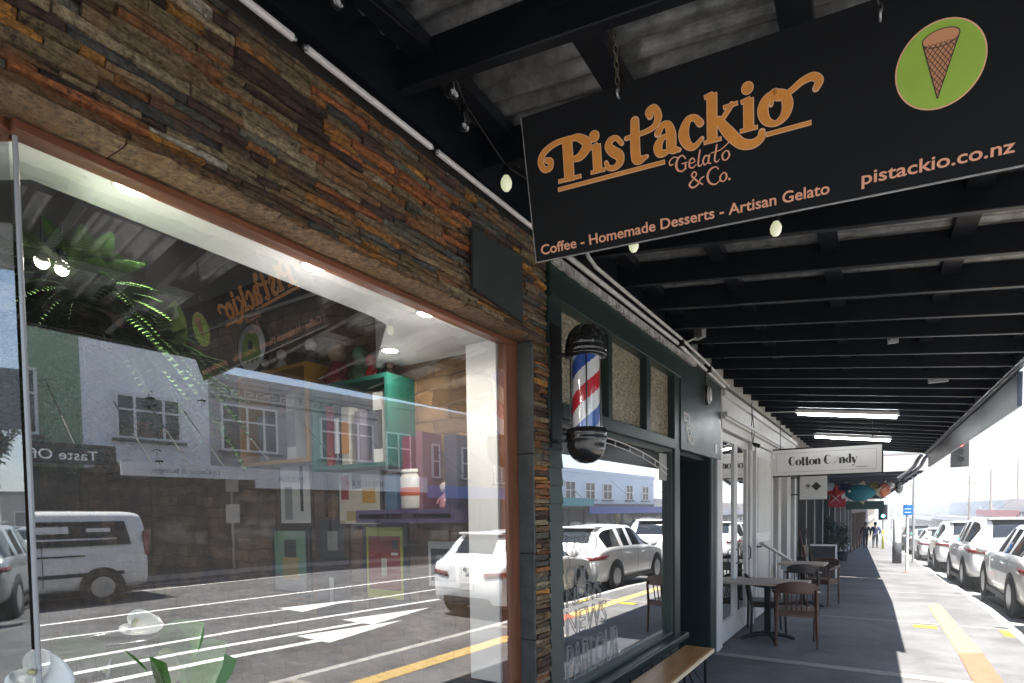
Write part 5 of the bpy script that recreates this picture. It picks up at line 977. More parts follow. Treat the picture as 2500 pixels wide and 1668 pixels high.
def make_car(kind, label, cat, paint, loc, rz=0, group=None, lights=True, panel=None):
    st, (r0, r1, pb, f0, f1), axles, wr = profile(kind); Ln = st[-1][0]; SUB = 4
    t = thing({'van': 'delivery_van', 'suv': 'parked_suv'}.get(kind, 'parked_car'), label, cat, (loc[0], loc[1], loc[2] + GZ(loc[1])), rz, group)
    if loc[1] > 12: t.rotation_euler = (-.031 * math.cos(rz), 0, rz)
    S = []                                                    # refined stations with source interval
    for i in range(len(st) - 1):
        p0, p1, p2, p3 = st[max(0, i - 1)], st[i], st[i + 1], st[min(len(st) - 1, i + 2)]
        for s in range(SUB):
            u = s / SUB; q = []
            for k in range(6):
                a, b_, c, d = p0[k], p1[k], p2[k], p3[k]
                if k == 0: q.append(lerp(b_, c, u)); continue
                m1 = (c - a) / max(.05, p2[0] - p0[0]) * (p2[0] - p1[0]) * .8; m2 = (d - b_) / max(.05, p3[0] - p1[0]) * (p2[0] - p1[0]) * .8
                q.append((2 * u ** 3 - 3 * u * u + 1) * b_ + (u ** 3 - 2 * u * u + u) * m1 + (-2 * u ** 3 + 3 * u * u) * c + (u ** 3 - u * u) * m2)
            S.append((i + u, q))
    S.append((len(st) - 1, list(st[-1])))
    def sec(q):
        y, hw, zb_, zs, zr, rw = q; h = zs - zb_; g = zr - zs
        half = [(hw * .55, zb_), (hw * .90, zb_ + .01), (hw * .975, zb_ + .14 * h), (hw * .995, zb_ + .40 * h), (hw, zb_ + .62 * h), (hw * .985, zb_ + .90 * h), (hw * .955, zs), (lerp(hw * .955, rw, .10), zs + .07 * g), (lerp(hw * .955, rw, .90), zs + .84 * g), (rw * .94, zs + .95 * g), (rw * .72, zr - .02 * min(1, g * 3)), (rw * .36, zr), (0, zr + .004)]
        return half
    secs = [sec(q) for _, q in S]; nh = len(secs[0]); ring = 2 * nh - 1
    vs = []
    for (ii, q), h in zip(S, secs): vs += [(x, q[0], z) for x, z in h] + [(-x, q[0], z) for x, z in reversed(h[:-1])]
    body, sideL, sideR, rw_, fw_ = [], [], [], [], []
    for i in range(len(S) - 1):
        pos = (S[i][0] + S[i + 1][0]) / 2
        for j in range(ring):
            j2 = (j + 1) % ring
            f = (i * ring + j, i * ring + j2, (i + 1) * ring + j2, (i + 1) * ring + j)
            jj = j if j < nh - 1 else ring - 2 - j + 0
            jm = j if j <= nh - 2 else (ring - 1 - j - 1)
            tgt = body
            if jm == 7 and j != ring - 1:                                          # side glass strip
                lo, hi = r0 + .75, f1 - .45
                if lo < pos < hi and not (pb + .55 < pos < pb + .75) and not (f0 - .75 < pos < f0 - .5 and kind != 'van') and not (kind == 'van' and pos < 5.6): tgt = sideR if j < nh else sideL
            if jm in (10, 11) or jm == 9:
                if (r0 + .22 < pos < r1 + .75 and kind != 'van') or (kind == 'van' and False): tgt = rw_ if jm >= 10 else body
                if f0 + .12 < pos < f1 - .12: tgt = fw_ if jm >= 10 else body
            tgt.append(f)
    caps = [tuple(range(ring - 1, -1, -1)), tuple((len(S) - 1) * ring + j for j in range(ring))]
    def sub(fs, name, m, sm=True, off=0):
        used = sorted({i for f in fs for i in f}); mp = {o: n for n, o in enumerate(used)}
        b = MB(); b.add([vs[i] for i in used], [tuple(mp[i] for i in f) for f in fs], sm)
        return b.build(name, m, t)
    sub(body + caps, 'body', paint)
    for fs, nm in ((sideL, 'side_window'), (sideR, 'side_window'), (rw_, 'rear_window'), (fw_, 'windscreen')):
        if fs: sub(fs, nm, carglass)
    def at(y):                                                                     # halfwidth etc at y
        for (a, q), (c, r) in zip(S[:-1], S[1:]):
            if q[0] <= y <= r[0]: u = (y - q[0]) / max(1e-6, r[0] - q[0]); return [lerp(q[k], r[k], u) for k in range(6)]
        return S[-1][1]
    for ay in axles:
        hw = at(ay)[1]
        for sg in (-1, 1):
            ax = (V((0, 1, 0)), V((0, 0, 1)), V((sg, 0, 0)))
            b = MB(); b.lathe([(wr + .075, 0), (wr + .07, .012), (wr - .02, .012), (0, -.02)], c=(sg * (hw - .004), ay, wr), n=36, ax=ax); b.build('wheel_arch', trim_m, t)
            b = MB(); b.lathe([(wr * .62, .0), (wr * .66, .018), (wr * .93, .022), (wr, .006), (wr, -.17), (wr * .6, -.18)], c=(sg * (hw + .0), ay, wr), n=36, ax=ax); w_ = b.build('wheel', tyre_m, t)
            b = MB(); b.lathe([(wr * .64, .012), (wr * .58, .002), (wr * .56, -.03), (0, -.035)], c=(sg * (hw + .002), ay, wr), n=30, ax=ax)
            for k in range(5):
                a = 2 * PI * k / 5 + .3; c_, s_ = math.cos(a), math.sin(a)
                b.obox((sg * (hw - .004), ay + c_ * wr * .3, wr + s_ * wr * .3), (V((0, c_, s_)), V((0, -s_, c_)), V((1, 0, 0))), (wr * .3, .028, .010))
            b.lathe([(.05, .004), (.04, .012), (0, .012)], c=(sg * hw, ay, wr), n=14, ax=ax); b.build('rim', rim_m, w_)
    q1 = at(.08); zs = q1[3]
    for sg in (-1, 1):                                                             # lamps wrap round the corners
        b = MB(); n = 7; vv = []
        if kind in ('van',):
            b.box(sg * .90 - .05, sg * .90 + .05, -.012, .10, .95, 1.5); b.build('tail_light', tail_m, t)
        else:
            for i in range(n + 1):
                u = i / n; y = lerp(.055, .36, max(0, (u - .55) / .45)); hw = at(max(.055, y))[1]
                x = lerp(.42, hw * 1.0, min(1, u / .62)); yo = .052 - .012 if u < .6 else y
                if u < .62: yo = lerp(.0, .058, (u / .62) ** 3) - .004
                ztop = zs - .055 - .05 * (1 - u); zbot = zs - .19 + .05 * u
                vv += [(sg * (x + .006), yo, zbot), (sg * (x + .006), yo, ztop)]
            b.add(vv, [(2 * i, 2 * i + 1, 2 * i + 3, 2 * i + 2) for i in range(n)], True); o = b.build('tail_light', tail_m, t); so_ = o.modifiers.new('thickness', 'SOLIDIFY'); so_.thickness = .012; so_.offset = 0
        yF = Ln - .16; hwf = at(yF)[1]; zf = at(yF)[3]
        b = MB(); b.hexa([(sg * (hwf - .30), Ln - .10, zf - .12), (sg * (hwf + .004), Ln - .38, zf - .06), (sg * (hwf - .02), Ln - .40, zf - .03), (sg * (hwf - .32), Ln - .14, zf - .06), (sg * (hwf - .30), Ln - .10, zf - .02), (sg * (hwf + .004), Ln - .42, zf + .04), (sg * (hwf - .02), Ln - .44, zf + .05), (sg * (hwf - .32), Ln - .16, zf + .01)]); b.build('headlight', head_m, t)
        ym = S[int((f0 + f1) / 2 * SUB)][1][0] + .05; qm = at(ym)
        b = MB(); b.ball((sg * (qm[1] + .09), ym - .02, qm[3] + .06), .10, 12, 8, (1, .55, .75)); b.build('mirror', paint if kind != 'van' else trim_m, t)
        for yh in ((1.45, 2.35) if kind != 'van' else (3.2,)):
            b = MB(); hh = at(yh)[1]; b.box(min(sg * hh, sg * (hh + .018)), max(sg * hh, sg * (hh + .018)), yh - .10, yh + .10, at(yh)[3] - .15, at(yh)[3] - .12); b.build('door_handle', paint, t, bevel=.005)
        b = MB()
        for ys_ in ((axles[0] + .28, 2.02, f0 * 0 + S[int((f0 + f1) / 2 * SUB)][1][0] + .02) if kind != 'van' else (1.9, 3.35)):
            hs = sec(at(ys_))[2:8]; vv = []
            for x, z in hs: vv += [(sg * (x + .003), ys_ - .007, z), (sg * (x + .003), ys_ + .007, z)]
            b.add(vv, [(2 * i, 2 * i + 1, 2 * i + 3, 2 * i + 2) for i in range(len(hs) - 1)])
        b.build('door_seam', trim_m, t)
        if kind == 'suv':
            b = MB(); rr = [(sg * (at(y_)[5] * .88), y_, at(y_)[4] + .035) for y_ in (.7, .9, 1.5, 2.1, 2.4)]; rr[0] = (rr[0][0], rr[0][1], rr[0][2] - .04); rr[-1] = (rr[-1][0], rr[-1][1], rr[-1][2] - .04); b.tube(rr, .016, 6); b.build('roof_rail', chr_m, t)
        if kind != 'van':
            b = MB(); ys = axles[0] + wr + .1, axles[1] - wr - .1; hh = at(1.9)[1]; b.box(min(sg * (hh - .03), sg * (hh + .004)), max(sg * (hh - .03), sg * (hh + .004)), ys[0], ys[1], .20, .29); b.build('side_skirt', trim_m, t, bevel=.006)
    zp = .62 if kind in ('hatch', 'sedan') else .78
    b = MB(); b.box(-.19, .19, -.010, .06, zp - .13, zp - .01); b.build('number_plate', plate_m, t)
    b = MB(); b.box(-.55, .55, -.006, .25, st[0][2] - .09, st[0][2] + .03); b.build('rear_bumper', trim_m, t, bevel=.02)
    b = MB(); b.box(-.5, .5, Ln - .2, Ln + .006, st[-1][2] - .06, st[-1][2] + .10); b.build('front_grille', trim_m, t, bevel=.02)
    b = MB(); b.box(-hw * .8, hw * .8, .3, Ln - .3, .17, .26); b.build('underbody', trim_m, t)
    if kind in ('hatch', 'suv'):
        yr = st[r1 + 1][0]; b = MB(); b.prism([(-.52, yr - .30), (.52, yr - .30), (.56, yr + .05), (-.56, yr + .05)], st[r1 + 1][4] - .035, st[r1 + 1][4] + .008); b.build('roof_spoiler', paint, t, bevel=.012)
    if kind in ('hatch', 'suv'):
        yw = S[(r0 + 0) * SUB + 2][1]; b = MB(); b.tube([(.0, yw[0] - .012, yw[4] + .015), (.22, yw[0] + .035, yw[4] + .10), (.34, yw[0] + .045, yw[4] + .12)], .010, 5); b.build('rear_wiper', trim_m, t)
        b = MB(); b.lathe([(.045, 0), (.04, .008), (.0, .01)], c=(0, -.006, zs - .06), n=16, ax=(V((1, 0, 0)), V((0, 0, 1)), V((0, -1, 0)))); b.build('boot_badge', chr_m, t)
        b = MB(); b.tube([(.0, yr + .05, st[r1 + 1][4] - .01), (0, yr - .08, st[r1 + 1][4] + .12)], [.012, .004], 6); b.build('aerial', trim_m, t)
    if panel: panel(t)
    return t
def carpaint(name, c, metal=0): return mat(name, c, .28, metal, coat=.8, spec=.5)
wcar = carpaint('car_white', (.74, .74, .735)); scar = carpaint('car_silver', (.36, .37, .38), .6); dcar = carpaint('car_dark_grey', (.05, .055, .06), .3); rcar = carpaint('car_red', (.3, .02, .02)); bcar = carpaint('car_blue', (.06, .10, .22), .2)
G = 'cars parked along the near kerb'
make_car('hatch', 'white hatchback parked nearest along the kerb, its rear mirrored in the big cafe window', 'car', wcar, (2.86, 7.42, -.124), R_(1), G).scale = (.96, .86, 1)
make_car('hatch', 'white hatchback at the right edge in front of the white suv', 'car', wcar, (2.87, 11.2, -.124), R_(0), G)
make_car('suv', 'tall white suv parked between two white cars with long dark rear window', 'suv', wcar, (2.86, 16.1, -.124), R_(0), G)
make_car('suv', 'white suv parked third from the hatchback at the kerb, partly behind the tall one', 'suv', wcar, (2.86, 23.0, -.124), R_(-1), G)
make_car('hatch', 'small white hatchback parked level with the two walkers', 'car', wcar, (2.86, 31.0, -.124), R_(0), G)
make_car('sedan', 'silver sedan further up the kerb past the small white hatchback', 'car', scar, (2.85, 38.0, -.124), 0, G)
make_car('suv', 'dark grey suv far up along the near kerb', 'suv', dcar, (2.85, 45, -.124), 0, G)
GT = 'traffic on the road'
for kind, pc, x, y, rz, lab in (('suv', wcar, 6.5, 37, 0, 'white suv waiting in the middle lane, nearest of the queue'), ('van', wcar, 6.6, 47, 0, 'white van in the middle lane behind the queueing suv'), ('sedan', bcar, 4.3, 52, 0, 'blue sedan driving away in the kerb lane'), ('hatch', scar, 4.3, 64, 0, 'silver hatchback far off in the kerb lane'),
        ('suv', wcar, 9.0, 55, 180, 'white suv coming towards the camera far up the road'), ('hatch', rcar, 9.2, 70, 180, 'red hatchback coming down the road in the distance'), ('suv', scar, 6.6, 78, 0, 'silver suv far ahead in the middle lane'), ('sedan', wcar, 9.1, 90, 180, 'white sedan furthest away on the oncoming side')):
    L_ = {'hatch': 4.18, 'suv': 4.52, 'sedan': 4.56, 'van': 4.98}[kind]
    make_car(kind, lab, 'van' if kind == 'van' else ('suv' if kind == 'suv' else 'car'), pc, (x, y + (L_ if rz else 0), -.128), R_(rz), GT)
G3 = 'cars parked along the far kerb'
for i, (kind, pc, y, lab) in enumerate((('suv', dcar, 24, 'dark suv parked across the road before the white corner building'), ('sedan', wcar, 46, 'white sedan parked across the road by the low white shops'), ('hatch', bcar, 53, 'blue hatchback parked across the road by the low white shops'), ('suv', scar, 60, 'silver suv parked across the road under the red shop sign'), ('hatch', wcar, 68, 'white hatchback parked across the road past the red shop sign'))):
    make_car(kind, lab, 'suv' if kind == 'suv' else 'car', pc, (13.3, y + 4.5, -.128), R_(180), G3)
GB = 'cars at the crossing behind the camera'
for kind, pc, x, y, rz, lab in (('suv', scar, -4.75, -10.5, 180, 'silver and black suv close by in the splayed pane reflection'), ('sedan', wcar, -5.6, -22.5, 170, 'white sedan behind the silver suv in the splayed pane reflection'), ('suv', dcar, -9.3, -33, 180, 'dark suv up the hill in the splayed pane reflection'), ('hatch', scar, -7.6, -31, 180, 'silver hatchback up the hill in the splayed pane reflection')):
    make_car(kind, lab, 'suv' if kind == 'suv' else 'car', pc, (x, y, -.13), R_(rz), GB)
def vanpanel(t):
    for sg in (-1, 1):
        b = MB(); x0, x1 = sg * .968, sg * .962
        if sg > 0: b.hexa([(.93, .35, 1.22), (.972, .35, 1.22), (.972, 3.2, 1.20), (.93, 3.2, 1.2), (.86, .45, 1.72), (.905, .45, 1.72), (.905, 3.1, 1.72), (.86, 3.1, 1.72)])
        else: b.hexa([(-.93, .35, 1.22), (-.93, 3.2, 1.2), (-.972, 3.2, 1.20), (-.972, .35, 1.22), (-.86, .45, 1.72), (-.86, 3.1, 1.72), (-.905, 3.1, 1.72), (-.905, .45, 1.72)])
        b.build('side_panel', trim_m, t)
        b = MB(); b.box(min(sg * .966, sg * .974), max(sg * .966, sg * .974), .5, 3.3, .58, .66); b.box(min(sg * .964, sg * .976), max(sg * .964, sg * .976), 1.2, 2.5, 1.00, 1.03); b.build('side_moulding', trim_m, t)
        b = MB()
        for y0, y1, z0, z1 in ((.72, 1.15, 1.5, 1.58), (1.45, 2.1, 1.48, 1.62), (.62, 2.3, 1.34, 1.37)):
            f = lambda z: .972 - (z - 1.22) * .135 + .003
            q = [(f(z0), y0, z0), (f(z0), y1, z0), (f(z1), y1, z1), (f(z1), y0, z1)]
            q = [(sg * x, y, z) for x, y, z in q]; b.add(q, [(0, 1, 2, 3) if sg > 0 else (3, 2, 1, 0)])
        b.build('panel_decal', mat('van_decal_white', (.7, .7, .7), .5), t)
make_car('van', 'white delivery van with a dark side panel crossing the opposite lane', 'van', wcar, (11.6, 5.6, -.13), R_(180), None, panel=vanpanel)
# ---------------------------------------------------------------- people (two walkers seen from behind)
skin = mat('skin', (.35, .2, .14), .55); navy = mat('navy_jacket', (.02, .035, .10), .75, noise=.2, ns=6); charc = mat('black_clothes', (.018, .018, .02), .8, noise=.2, ns=6); hairm = mat('dark_hair', (.02, .013, .01), .6); jean = mat('dark_trousers', (.025, .028, .04), .8)
def skinned(name, m, parent, verts, edges, rad, root=0, sub=2):
    me = D.meshes.new(name); me.from_pydata(verts, edges, []); me.materials.append(m); o = D.objects.new(name, me); COL.objects.link(o); o.parent = parent
    sk = o.modifiers.new('skin', 'SKIN'); sk.use_smooth_shade = True
    if not me.skin_vertices: me.attributes.new
    return o
def person(label, loc, rz, jm, stride=.18, arm=.12, hand_hip=False):
    t = thing('person', label, 'person', loc, rz)
    def skin_obj(name, m, V_, E_, R2, root):
        me = D.meshes.new(name); bm = bmesh.new(); lay = bm.verts.layers.skin.verify(); vv = [bm.verts.new(v) for v in V_]
        for a, c in E_: bm.edges.new((vv[a], vv[c]))
        for i, v in enumerate(vv):
            v[lay].radius = R2[i] if isinstance(R2[i], tuple) else (R2[i], R2[i]); v[lay].use_root = (i == root)
        bm.to_mesh(me); bm.free(); me.materials.append(m); o = D.objects.new(name, me); COL.objects.link(o); o.parent = t
        sk = o.modifiers.new('skin', 'SKIN'); sk.use_smooth_shade = True; ss = o.modifiers.new('smooth', 'SUBSURF'); ss.levels = 1; ss.render_levels = 1
        return o
    hx = .33 if hand_hip else .30
    Vx = [(0, 0, .96), (0, .01, 1.15), (0, .0, 1.36), (0, .01, 1.48), (0, .02, 1.54), (0, .025, 1.63), (0, .015, 1.73),
          (.09, 0, .90), (.10, stride, .50), (.10, stride * .8, .08), (.105, stride * .8 + .15, .03), (-.09, 0, .90), (-.10, -stride * .3, .50), (-.10, -stride * 1.5, .10), (-.105, -stride * 1.5 + .14, .03),
          (.19, 0, 1.40), (hx - .02, -.04 - arm * .5, 1.13), (.22 if hand_hip else .30, arm, .92 if not hand_hip else 1.0), (-.19, 0, 1.40), (-.27, .0 + arm * .4, 1.14), (-.28, -arm, .90)]
    Ex = [(0, 1), (1, 2), (2, 3), (3, 4), (4, 5), (5, 6), (0, 7), (7, 8), (8, 9), (9, 10), (0, 11), (11, 12), (12, 13), (13, 14), (2, 15), (15, 16), (16, 17), (2, 18), (18, 19), (19, 20)]
    Rx = [(.15, .10), (.13, .095), (.16, .10), .06, .055, (.085, .10), (.055, .065), .085, .058, .042, .035, .085, .058, .042, .035, .055, .042, .032, .055, .042, .032]
    # fingers
    for (h, sg) in ((17, 1), (20, -1)):
        hx_, hy_, hz_ = Vx[h]; pz = len(Vx); Vx.append((hx_, hy_ + .01, hz_ - .07)); Ex.append((h, pz)); Rx.append(.026)
        for k, (dy, ln) in enumerate(((-.028, .06), (-.01, .075), (.01, .07), (.028, .055))):
            a = len(Vx); Vx += [(hx_, hy_ + .01 + dy, hz_ - .10), (hx_ - sg * .012, hy_ + .015 + dy, hz_ - .10 - ln)]; Ex += [(pz, a), (a, a + 1)]; Rx += [.009, .008]
        a = len(Vx); Vx += [(hx_ - sg * .01, hy_ + .045, hz_ - .05), (hx_ - sg * .015, hy_ + .06, hz_ - .09)]; Ex += [(h, a), (a, a + 1)]; Rx += [.011, .009]
    skin_obj('body', skin, Vx, Ex, Rx, 0)
    A = Vx
    skin_obj('jacket', jm, [(0, 0, .86), (0, 0, 1.0), A[1], A[2], (0, .005, 1.45), A[15], A[16], A[17], A[18], A[19], A[20]], [(0, 1), (1, 2), (2, 3), (3, 4), (3, 5), (5, 6), (6, 7), (3, 8), (8, 9), (9, 10)], [(.185, .135), (.175, .125), (.165, .12), (.19, .125), .09, .08, .062, .05, .08, .062, .05], 2)
    skin_obj('trousers', jean, [A[0], A[7], A[8], (A[9][0], A[9][1], .12), A[11], A[12], (A[13][0], A[13][1], .13)], [(0, 1), (1, 2), (2, 3), (0, 4), (4, 5), (5, 6)], [(.165, .115), .10, .075, .058, .10, .075, .058], 0)
    b = MB(); b.ball((0, .01, 1.68), .108, 16, 12, (.92, 1.05, 1.1)); o = b.build('hair', hairm, t)
    b = MB(); b.ball((0, .135, 1.64), .02, 8, 6, (.8, 1, 1.3)); b.build('nose', skin, t)
    b = MB(); b.obox((.10, A[10][1] - .05, .04), (V((1, 0, 0)), V((0, 1, 0)), V((0, 0, 1))), (.045, .13, .045)); b.build('shoe', charc, t, bevel=.02); b = MB(); b.obox((-.10, A[14][1] - .04, .05), (V((1, 0, 0)), V((0, 1, 0)), V((0, 0, 1))), (.045, .13, .045)); b.build('shoe', charc, t, bevel=.02)
    return t
person('person in black clothes walking on the left of a pair down the footpath', (-.12, 46.0, GZ(46)), R_(8), charc)
person('person in a navy jacket with one elbow out walking right of the one in black', (.45, 46.3, GZ(46.3)), R_(-4), navy, hand_hip=True)
# ---------------------------------------------------------------- street furniture
t = thing('street_post', 'stout post with black base and white upper on the kerb side footpath', 'post', (.95, 25.8, GZ(25.8)))
b = MB(); b.lathe([(.0, 0), (.15, 0), (.15, .78), (.13, .80)], n=24); b.build('base', mat('post_charcoal', (.07, .075, .085), .5), t); b = MB(); b.lathe([(.13, .80), (.125, 1.66), (.11, 1.69), (.0, 1.70)], n=24); b.build('upper', white, t)
t = thing('parking_sign', 'slim white pole carrying a blue parking plate', 'sign', (1.0, 20.4, GZ(20.4)))
b = MB(); b.tube([(0, 0, 0), (0, 0, 2.06)], .036, 10); b.build('pole', white, t); b = MB(); b.box(-.11, .13, -.048, -.037, 1.70, 2.0); b.build('plate', mat('sign_blue', (.01, .16, .50), .4), t)
b = MB(); b.box(-.07, .09, -.051, -.0485, 1.87, 1.895); b.box(-.07, .09, -.051, -.0485, 1.77, 1.795); b.build('white_bars', white, t)
b = MB(); b.lathe([(.09, 0), (.09, .012), (.04, .03), (.033, .05)], n=16); b.build('foot', osx, t)
t = thing('yellow_post', 'yellow green marker post just beyond the walkers', 'post', (.85, 44, GZ(44)))
b = MB(); b.lathe([(.0, 0), (.07, 0), (.07, 1.15), (.05, 1.2), (.0, 1.21)], n=16); b.build('shaft', mat('marker_yellow', (.6, .62, .04), .5), t); b = MB(); b.lathe([(.073, .8), (.073, .95)], n=16); b.build('band', white, t)
def signal(name, label, loc, rz, colr, arm=None, z0=0, h=.85):
    t = thing(name, label, 'traffic light', loc, rz)
    b = MB(); b.box(-.27, .27, -.02, .02, -.12, h + .12); b.build('backboard', mat('signal_black', (.01, .01, .012), .6), t)
    b = MB(); b.box(-.30, -.27, -.021, .021, -.15, h + .15); b.box(.27, .30, -.021, .021, -.15, h + .15); b.box(-.27, .27, -.021, .021, -.15, -.12); b.box(-.27, .27, -.021, .021, h + .12, h + .15); b.build('white_border', white, t)
    for k, c in enumerate(('g', 'a', 'r')):
        z = .15 + k * .275; on = c == colr; mm = {'g': ('signal_green', (.05, .8, .5)), 'a': ('signal_amber', (.9, .5, .05)), 'r': ('signal_red', (.9, .04, .03))}[c]
        b = MB(); b.lathe([(.0, .0), (.10, .0)], c=(0, -.024, z), n=20, ax=Zx); b.build('lens', lamp(mm[0], mm[1], 5) if on else mat(mm[0] + '_off', tuple(q * .12 for q in mm[1]), .3), t)
        b = MB(); b.lathe([(.115, .0), (.12, .16), (.112, .16), (.108, .0)], c=(0, -.022, z), n=20, ax=Zx); b.build('visor', black, t)
    if arm: b = MB(); b.tube(arm, .045, 8); b.build('mast', mat('mast_grey', (.4, .41, .42), .5, .5), t)
signal('traffic_light', 'traffic light with white border lit red above the parked cars', (2.82, 26.0, 3.22), 0, 'r', [(0, .05, .4), (-1.0, .1, .42), (-1.3, .1, .2), (-1.35, .1, -.4), (-1.35, .1, -3.7)])
signal('traffic_light', 'small traffic light lit green under the far end of the footpath canopy', (.95, 49, GZ(49) + 2.1), 0, 'g', [(0, .06, .8), (0, .06, -2.1)])
wpole = mat('weathered_pole', (.23, .19, .16), .8, noise=.2, ns=3)
for x, y, h, lab in ((9.6, 80, 5.2, 'timber power pole, leftmost of the row over the road'), (13.6, 108, 6.2, 'shortest timber power pole, far behind the first'), (11.3, 79, 5.9, 'timber power pole in the middle of the row'), (13.7, 80, 7.0, 'tallest timber power pole at the right of the row')):
    t = thing('power_pole', lab, 'pole', (x, y, -.1 + GZ(y)), 0, 'power poles up the road'); b = MB(); h -= GZ(y); b.tube([(0, 0, 0), (0, 0, h)], [.15, .11], 10); b.build('shaft', wpole, t); b = MB(); b.box(-.9, .9, -.06, .06, h - .9, h - .78); b.build('crossarm', wpole, t); b = MB()
    for dx in (-.8, -.3, .3, .8): b.lathe([(.03, 0), (.045, .06), (.02, .12), (0, .13)], c=(dx, 0, h - .78), n=8)
    b.build('insulator', steel, t)
# fish and star lanterns under the second canopy
def fish(label, loc, ln, h, c1, c2, rz):
    t = thing('fish_lantern', label, 'lantern', loc, rz, 'paper lanterns under the second canopy')
    n = 14; m = 12; b = MB(); vs = []
    for i in range(n + 1):
        u = i / n; r = h / 2 * (math.sin(PI * min(1, u * .93 + .03)) ** .65) * (1 - .25 * u)
        for j in range(m): a = 2 * PI * j / m; vs.append(((u - .5) * ln, .6 * r * math.cos(a), r * math.sin(a)))
    b.add(vs, [(i * m + j, (i + 1) * m + j, (i + 1) * m + (j + 1) % m, i * m + (j + 1) % m) for i in range(n) for j in range(m)], True); b.build('body', mat('paper_%02d' % int(sum(c1) * 99), c1, .6, noise=.3, ns=9), t)
    b = MB(); b.prism([(ln * .42, 0), (ln * .72, h * .34), (ln * .62, 0), (ln * .72, -h * .34)], -.006, .006, lambda x, z, y: (x, y, z)); b.build('tail_fin', mat('fin_%02d' % int(sum(c2) * 99), c2, .6), t)
    b = MB(); b.prism([(-ln * .1, h * .42), (ln * .12, h * .62), (ln * .2, h * .4)], -.006, .006, lambda x, z, y: (x, y, z)); b.prism([(-ln * .05, -h * .42), (ln * .12, -h * .6), (ln * .15, -h * .38)], -.006, .006, lambda x, z, y: (x, y, z)); b.build('fin', mat('fin_%02d' % int(sum(c2) * 99), c2, .6), t)
    b = MB()
    for sg in (-1, 1): b.ball((-ln * .36, sg * h * .20, h * .1), h * .07, 8, 6)
    b.build('eye', white, t)
    b = MB(); b.tube([(0, 0, h * .45), (0, 0, 2.55 - loc[2])], .004, 4); b.build('string', black, t)
fish('teal fish lantern, the biggest hanging under the second canopy', (-.20, 20.0, 2.12), .78, .58, (.02, .20, .26), (.5, .45, .3), 0)
fish('orange and white fish lantern next to the teal one', (.42, 20.3, 2.2), .50, .48, (.55, .16, .08), (.6, .58, .5), R_(60))
fish('grey fish lantern nearest the street under the second canopy', (.78, 20.2, 2.25), .32, .40, (.25, .24, .22), (.3, .28, .25), R_(70))
fish('pale yellow fish lantern between the teal and orange ones', (.16, 20.5, 2.30), .34, .30, (.5, .42, .14), (.55, .3, .1), R_(25))
fish('small dark blue fish lantern tucked behind the red star', (-.62, 20.6, 2.32), .40, .30, (.03, .06, .2), (.5, .5, .45), R_(-15))
fish('small white fish lantern above the orange one', (.58, 20.7, 2.34), .30, .26, (.6, .6, .56), (.5, .1, .06), R_(40))
t = thing('star_lantern', 'red star lantern with a white cross at the left of the fish', 'lantern', (-.84, 20.0, 2.1), 0)
b = MB(); st_ = []
for i in range(10): a = PI / 2 + i * PI / 5; r = .32 if i % 2 == 0 else .15; st_.append((r * math.cos(a), r * math.sin(a)))
b.add([(0, -.09, 0), (0, .09, 0)] + [(x, 0, y) for x, y in st_], [(0, 2 + i, 2 + (i + 1) % 10) for i in range(10)] + [(1, 2 + (i + 1) % 10, 2 + i) for i in range(10)]); b.build('star', mat('paper_red', (.48, .03, .03), .6), t)
b = MB(); b.bar((-.13, -.10, -.26), (.13, -.10, .0), .012, .07, (0, 1, 0)); b.bar((.13, -.103, -.26), (-.13, -.103, .0), .012, .07, (0, 1, 0)); b.build('cross', mat('paper_white', (.7, .68, .64), .6), t)
b = MB(); b.box(-.20, .26, -.05, .05, -.40, -.14); b.build('pennant', mat('pennant_red', (.4, .02, .05), .6), t)
b = MB(); b.tube([(0, 0, .3), (0, 0, .42)], .004, 4); b.build('string', black, t)
t = thing('hanging_board', 'dark green board hung low across the footpath beyond the fish', 'sign', (-.10, 24.5, 1.62)); b = MB(); b.box(-.6, .6, -.03, .03, .0, .30); b.build('board', mat('board_green', (.03, .07, .06), .5), t); b = MB(); b.tube([(-.5, 0, .3), (-.5, 0, .92)], .01, 5); b.tube([(.5, 0, .3), (.5, 0, .92)], .01, 5); b.build('hanger', black, t)
# ---------------------------------------------------------------- across the road
def XF(y): return 16.3 - .04 * (y - 5)
wgl = mat('house_window_glass', (.03, .035, .04), .05, spec=.7)
def win(t, y0, y1, z0, z1, fm, vx=(), hz=(), x=0, sill=True):
    b = MB(); f = .07
    b.box(-.06, .05, y0, y0 + f, z0, z1); b.box(-.06, .05, y1 - f, y1, z0, z1); b.box(-.06, .05, y0 + f, y1 - f, z0, z0 + f); b.box(-.06, .05, y0 + f, y1 - f, z1 - f, z1)
    for v in vx: yy = lerp(y0, y1, v); b.box(-.055, .05, yy - .035, yy + .035, z0 + f, z1 - f)
    for v in hz: zz_ = lerp(z0, z1, v); b.box(-.05, .05, y0 + f, y1 - f, zz_ - .03, zz_ + .03)
    w_ = b.build('window', fm, t); b = MB(); b.box(-.02, .02, y0 + f, y1 - f, z0 + f, z1 - f); b.build('pane', wgl, w_)
    if sill: b = MB(); b.box(-.16, .05, y0 - .1, y1 + .1, z0 - .09, z0 - .01); b.build('sill', mat('dark_sill', (.08, .08, .085), .7), w_)
